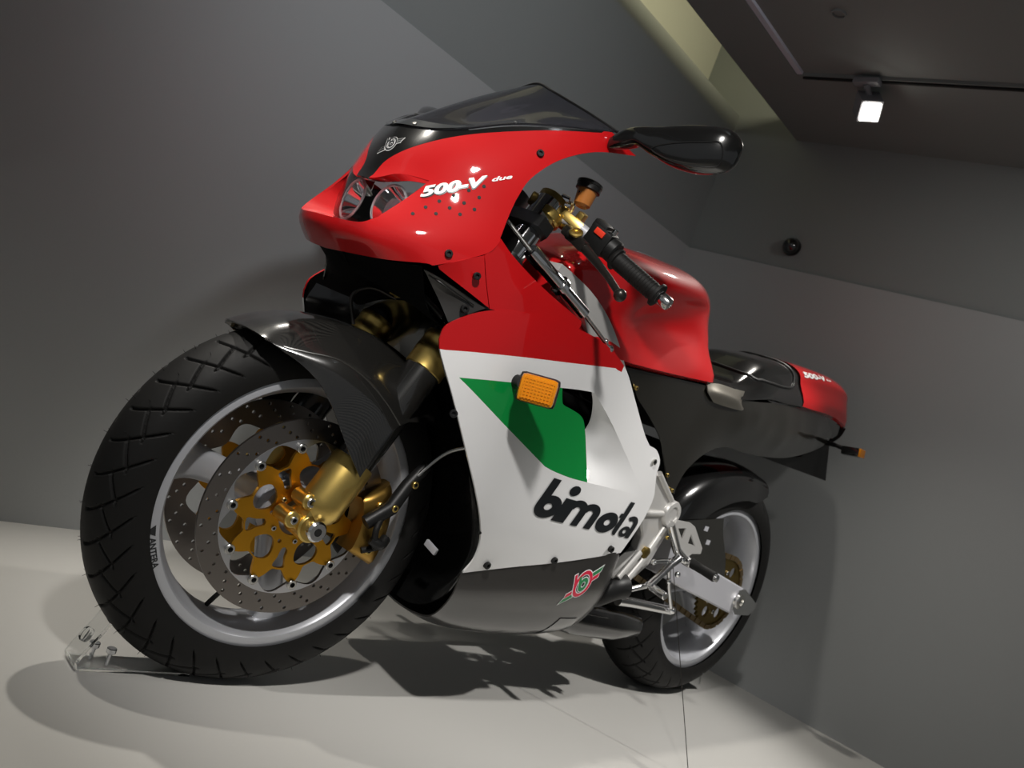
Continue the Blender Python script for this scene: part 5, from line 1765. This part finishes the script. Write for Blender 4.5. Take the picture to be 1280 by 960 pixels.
    mk('linkage_rod', *g_tube([(0.5187, 0.2000, 0.3799), (0.4714, 0.2060, 0.3900)], 0.0055, 10), 'polished', pd, mirror=s)
    for p, r in (((0.5271, 0.2040, 0.3787), 0.006), ((0.4742, 0.2120, 0.3903), 0.007), ((0.4391, 0.2160, 0.4000), 0.0065), ((0.4287, 0.2120, 0.3653), 0.0065), ((0.4493, 0.2100, 0.3451), 0.006), ((0.3866, 0.2080, 0.2809), 0.008)):
        V, F = g_rev([(r * math.sin(t * math.pi / 10) + 0.0003, -r * math.cos(t * math.pi / 10)) for t in range(11)], p, (0, 1, 0.2), 16)
        mk('ball_joint', V, F, 'chrome', pd, mirror=s)
mk('side_stand', *g_tube([(0.5514, 0.1700, 0.2744), (0.5038, 0.1760, 0.2756), (0.3701, 0.1950, 0.2760)], [0.012, 0.011, 0.010], 14), 'polished', bike, label='folded silver side stand')

# swingarm: tapering box beams, cross member, chain adjusters
sw_t = [(0.3962, 0.1350, 0.4340), (0.2861, 0.1350, 0.3942), (0.1329, 0.1350, 0.3721), (-0.0285, 0.1350, 0.3468)]
sw_b = [(0.3806, 0.1350, 0.3406), (0.2809, 0.1350, 0.3186), (0.1342, 0.1350, 0.2963), (-0.0135, 0.1350, 0.2728)]
for s in (False, True):
    rows = []
    for a, b in zip(sw_t, sw_b):
        a, b = Vector(a), Vector(b)
        o_, i_ = Vector((0, 0.016, 0)), Vector((0, 0.020, 0))
        rows.append([a + o_ - Vector((0, 0, .004)), b + o_ + Vector((0, 0, .004)), b + o_ - Vector((0, .004, 0)), b - i_, a - i_, a + o_ - Vector((0, .004, 0))])
    V, F = g_loft(rows, 1, 1, close_v=True, caps=True)
    swm = mk('swingarm', V, F, 'alu_brushed', bike, mirror=s, fixn=True, smooth=30, label='silver box-section swingarm')
    a, b = Vector((-0.0178, 0.1380, 0.3357)), Vector((-0.1125, 0.1380, 0.3120))
    ap = [(-0.0001, 0.1380, 0.3408), (-0.0326, 0.1380, 0.3463), (-0.1216, 0.1380, 0.3128), (-0.1267, 0.1380, 0.2944), (-0.1010, 0.1380, 0.2784), (-0.0245, 0.1380, 0.2750), (0.0017, 0.1380, 0.2911)]
    V, F = g_plate([(p[0], p[2]) for p in ap], [], 0.028, lambda aa, bb2, h: Vector((aa, 0.140 + h, bb2)))
    ad = mk('chain_adjuster', V, F, 'polished', swm, mirror=s, smooth=30)
    V, F = g_rev([(0.017, 0), (0.020, 0.003), (0.020, 0.010), (0.016, 0.013), (0.009, 0.014), (0.008, 0.010), (0.003, 0.010)], (-0.012, 0.152, 0.313), (0, 1, 0), 24)
    mk('axle_nut', V, F, 'steel_bolt', swm, mirror=s)
V, F = g_box((0.345, 0, 0.375), (0.050, 0.25, 0.085), Matrix.Rotation(math.radians(-8), 3, 'Y'), 0.01)
mk('swingarm_bridge', V, F, 'alu_brushed', bike, fixn=True)
mk('rear_axle', *g_cyl((0, -0.16, 0.313), (0, 0.156, 0.313), 0.0125, 24, 0.002), 'polished', bike)
# rear sprocket with teeth and windows
NT_ = 40
outl = []
for k in range(NT_ * 4):
    t = 2 * math.pi * k / (NT_ * 4)
    rr = 0.098 + (0.0035 if k % 4 in (0, 1) else -0.0035)
    outl.append((rr * math.cos(t), rr * math.sin(t)))
win = [circ2(0, 0, 0.035, 28)]
for k in range(6):
    t = 2 * math.pi * k / 6
    win.append(circ2(0.066 * math.cos(t), 0.066 * math.sin(t), 0.016, 18))
V, F = g_plate(outl, win, 0.007, lambda a, b, h: AX_R + Vector((a, 0.099 + h, b)))
spk = mk('rear_sprocket', V, F, 'gold_dark', bike, smooth=30)
for k in range(6):
    t = 2 * math.pi * (k + 0.5) / 6
    shared_bolt('bolt', 'steel', AX_R + Vector((0.055 * math.cos(t), 0.103, 0.055 * math.sin(t))), (0, 1, 0), spk, 1.2)
# drive chain: linked plates round both sprockets
fc, fr_, rr_ = Vector((0.535, 0.099, 0.385)), 0.040, 0.098
cpath = []
for k in range(0, 19):
    t = math.radians(88 + k * 10.3)
    cpath.append(AX_R + Vector((rr_ * math.cos(t), 0.099, rr_ * math.sin(t))))
for k in range(0, 11):
    t = math.radians(-84 + k * 17.5)
    cpath.append(fc + Vector((fr_ * math.cos(t), 0, fr_ * math.sin(t))))
loop, total = [], 0.0
seg = [(cpath[i], cpath[(i + 1) % len(cpath)]) for i in range(len(cpath))]
pitch = 0.0159
pos, d = [], 0.0
for a, b in seg:
    L = (b - a).length
    while d < L:
        pos.append(a.lerp(b, d / L))
        d += pitch
    d -= L
parts = []
for i in range(len(pos)):
    a, b = pos[i], pos[(i + 1) % len(pos)]
    if (b - a).length > 0.03 or (b - a).length < 0.004:
        continue
    off = 0.0065 if i % 2 else 0.0045
    for sg in (1, -1):
        parts.append(g_box((a + b) / 2 + Vector((0, off * sg, 0)), ((b - a).length + 0.008, 0.0016, 0.013), basis(b - a, (0, 1, 0)), 0))
    parts.append(g_cyl(a - Vector((0, 0.007, 0)), a + Vector((0, 0.007, 0)), 0.0045, 8))
V, F = merge(*parts)
ch = mk('drive_chain', V, F, 'chain_steel', bike, smooth=30, label='bronze-coloured drive chain')

# rear hugger mudguard with a raised shoulder
def hz(phi, r, y):
    a = math.radians(phi)
    return AX_R + Vector((r * math.cos(a), y, r * math.sin(a)))


hph = [100, 92, 80, 66, 52, 38, 26]
r0s = [0.334, 0.337, 0.342, 0.352, 0.370, 0.388, 0.396]
r1s = [0.286, 0.258, 0.258, 0.262, 0.270, 0.284, 0.300]
hrows = []
for y, k in ((0.0, 0.0), (0.050, 0.05), (0.084, 0.25), (0.102, 0.60), (0.108, 1.0)):
    hrows.append([hz(p, a + (b - a) * k, y) for p, a, b in zip(hph, r0s, r1s)])
full = [mir(r) for r in reversed(hrows[1:])] + hrows
V, F = g_loft(full, 5, 5)
hug = mk('rear_hugger', V, F, 'paint_black', bike, fixn=True, label='dark carbon rear wheel hugger')
sd = hug.modifiers.new('thickness', 'SOLIDIFY')
sd.thickness = 0.0025
co = path([[(0.3471, 0.1130, 0.4646), (0.2467, 0.1115, 0.4837), (0.1353, 0.1100, 0.5049)], [(0.1353, 0.1100, 0.5049), (0.1088, 0.1100, 0.4651), (0.0487, 0.1110, 0.4024), (0.0171, 0.1120, 0.3478)], [(0.0171, 0.1120, 0.3478), (0.1408, 0.1130, 0.3660), (0.2689, 0.1140, 0.3854)], [(0.2689, 0.1140, 0.3854), (0.3189, 0.1140, 0.4284), (0.3471, 0.1130, 0.4646)]], 5)
g = panel('chain_guard', co, ['carbon_tail'], bike, 'xz', spacing=0.016, thick=0.002)
for k, p in enumerate(((0.2046, 0.1130, 0.4675), (0.1724, 0.1130, 0.4356))):
    V, F = g_box(p, (0.018, 0.001, 0.012), None, 0)
    mk('guard_sticker', V, F, 'alu_brushed', g)
# silencers and lower tail of the exhaust under the engine
for s in (1, -1):
    V, F = g_tube([(0.66, 0.070 * s, 0.20), (0.56, 0.080 * s, 0.195), (0.42, 0.088 * s, 0.192), (0.335, 0.090 * s, 0.195), (0.325, 0.090 * s, 0.195)], [0.030, 0.040, 0.040, 0.034, 0.028], 24)
    ex_ = mk('exhaust_silencer', V, F, 'paint_black', bike)
    V, F = g_rev([(0.018, -0.004), (0.022, 0.0), (0.022, 0.012), (0.018, 0.014)], (0.328, 0.090 * s, 0.195), (-1, 0, 0.02), 20)
    mk('outlet', V, F, 'chrome', ex_)
V, F = g_box((0.44, 0.0, 0.53), (0.12, 0.20, 0.20), None, 0.02)
mk('shock_linkage', V, F, 'plastic_matte', bike, fixn=True)
V, F = g_box((0.62, 0.0, 0.70), (0.30, 0.28, 0.10), None, 0.02)
mk('airbox', V, F, 'plastic_matte', bike, fixn=True)
# right-hand rear brake disc
V, F = g_plate(circ2(0, 0, 0.110, 72), [circ2(0, 0, 0.045, 40)] + [circ2(0.085 * math.cos(k * math.pi / 9), 0.085 * math.sin(k * math.pi / 9), 0.004, 8) for k in range(18)], 0.005, lambda a, b, h: AX_R + Vector((a, -0.098 + h, b)))
mk('rear_brake_disc', V, F, 'rotor_steel', bike, smooth=30)

# ================================================================ THINGS ON THE FLOOR
# front chock: a bent acrylic strip, foot flat on the floor, arm curving up against the tyre
yb, yw = 0.0, 0.024
ck = empty('wheel_chock', (1.50, 0, 0))
tag(ck, 'bent clear acrylic chock strip propped against the front tyre', 'wheel chock', None)
prof = [(1.385, 0.003), (1.450, 0.003), (1.540, 0.003), (1.562, 0.004), (1.566, 0.009), (1.562, 0.022), (1.553, 0.042), (1.543, 0.062), (1.534, 0.084)]
prof = cr([(a, 0, b) for a, b in prof[:4]], 3)[:-1] + cr([(a, 0, b) for a, b in prof[3:]], 4)
rows_o, n = [], len(prof)
V, F = [], []
for i, p in enumerate(prof):
    t = (prof[min(i + 1, n - 1)] - prof[max(i - 1, 0)]).normalized()
    nn = Vector((-t.z, 0, t.x))
    for y in (-yw - 0.012, yw - 0.012):
        V += [SM @ Vector((p.x, y, p.z)) - nn * 0.0025 + Vector((0, 0, 0.0)), SM @ Vector((p.x, y, p.z)) + nn * 0.0025]
for i in range(n - 1):
    a, b = 4 * i, 4 * (i + 1)
    F += [(a, a + 2, b + 2, b), (a + 1, b + 1, b + 3, a + 3), (a, b, b + 1, a + 1), (a + 2, a + 3, b + 3, b + 2)]
F += [(0, 1, 3, 2), (4 * n - 4, 4 * n - 2, 4 * n - 1, 4 * n - 3)]
V = [Vector((v.x, v.y, max(v.z, 0.0))) for v in V]
mk('strip', V, F, 'acrylic', ck, fixn=True)
for xx, yy in ((1.535, -0.020), (1.515, -0.004)):
    bx_ = SM @ Vector((xx, yy, 0))
    V, F = merge(g_cyl((bx_.x, bx_.y, 0.005), (bx_.x, bx_.y, 0.026), 0.0035, 10), g_cyl((bx_.x, bx_.y, 0.024), (bx_.x, bx_.y, 0.032), 0.0075, 16, 0.001))
    mk('thumb_screw', V, F, 'chrome', ck)
V, F = g_cyl(SM @ Vector((1.550, -0.012, 0.044)), SM @ Vector((1.562, -0.012, 0.049)), 0.011, 20, 0.002)
mk('boss', V, F, 'acrylic', ck)
# rear chock: short upright acrylic block behind the rear tyre
rk = empty('wheel_chock', (-0.22, 0, 0))
tag(rk, 'short clear acrylic chock block on the floor behind the rear tyre', 'wheel chock', None)
V, F = [], []
prof = [(-0.06, 0.0), (-0.235, 0.0), (-0.235, 0.020), (-0.212, 0.078), (-0.207, 0.076), (-0.229, 0.020), (-0.229, 0.005), (-0.06, 0.005)]
n = len(prof)
V = [Vector((a, y, b)) for y in (-0.03, 0.03) for a, b in prof]
F = [tuple(range(n)), tuple(reversed(range(n, 2 * n)))] + [(i, (i + 1) % n, (i + 1) % n + n, i + n) for i in range(n)]
mk('strip', V, F, 'acrylic', rk, fixn=True)

# thin steel stay from the footrest to the floor
wa, wb_ = Vector((0.4730, 0.2150, 0.3917)), Vector((0.4396, 0.4133, 0.0000))
wire = empty('stay_wire', wb_)
tag(wire, 'thin steel stay wire running from the footrest down to the floor', 'wire')
mk('cable', *g_tube([wa, wa.lerp(wb_, 0.5), wb_], 0.0009, 8), 'lever_dark', wire)
V, F = g_rev([(0.012, 0.0), (0.012, 0.003), (0.004, 0.006), (0.003, 0.012)], wb_, (0, 0, 1), 16)
mk('floor_anchor', V, F, 'chrome', wire)
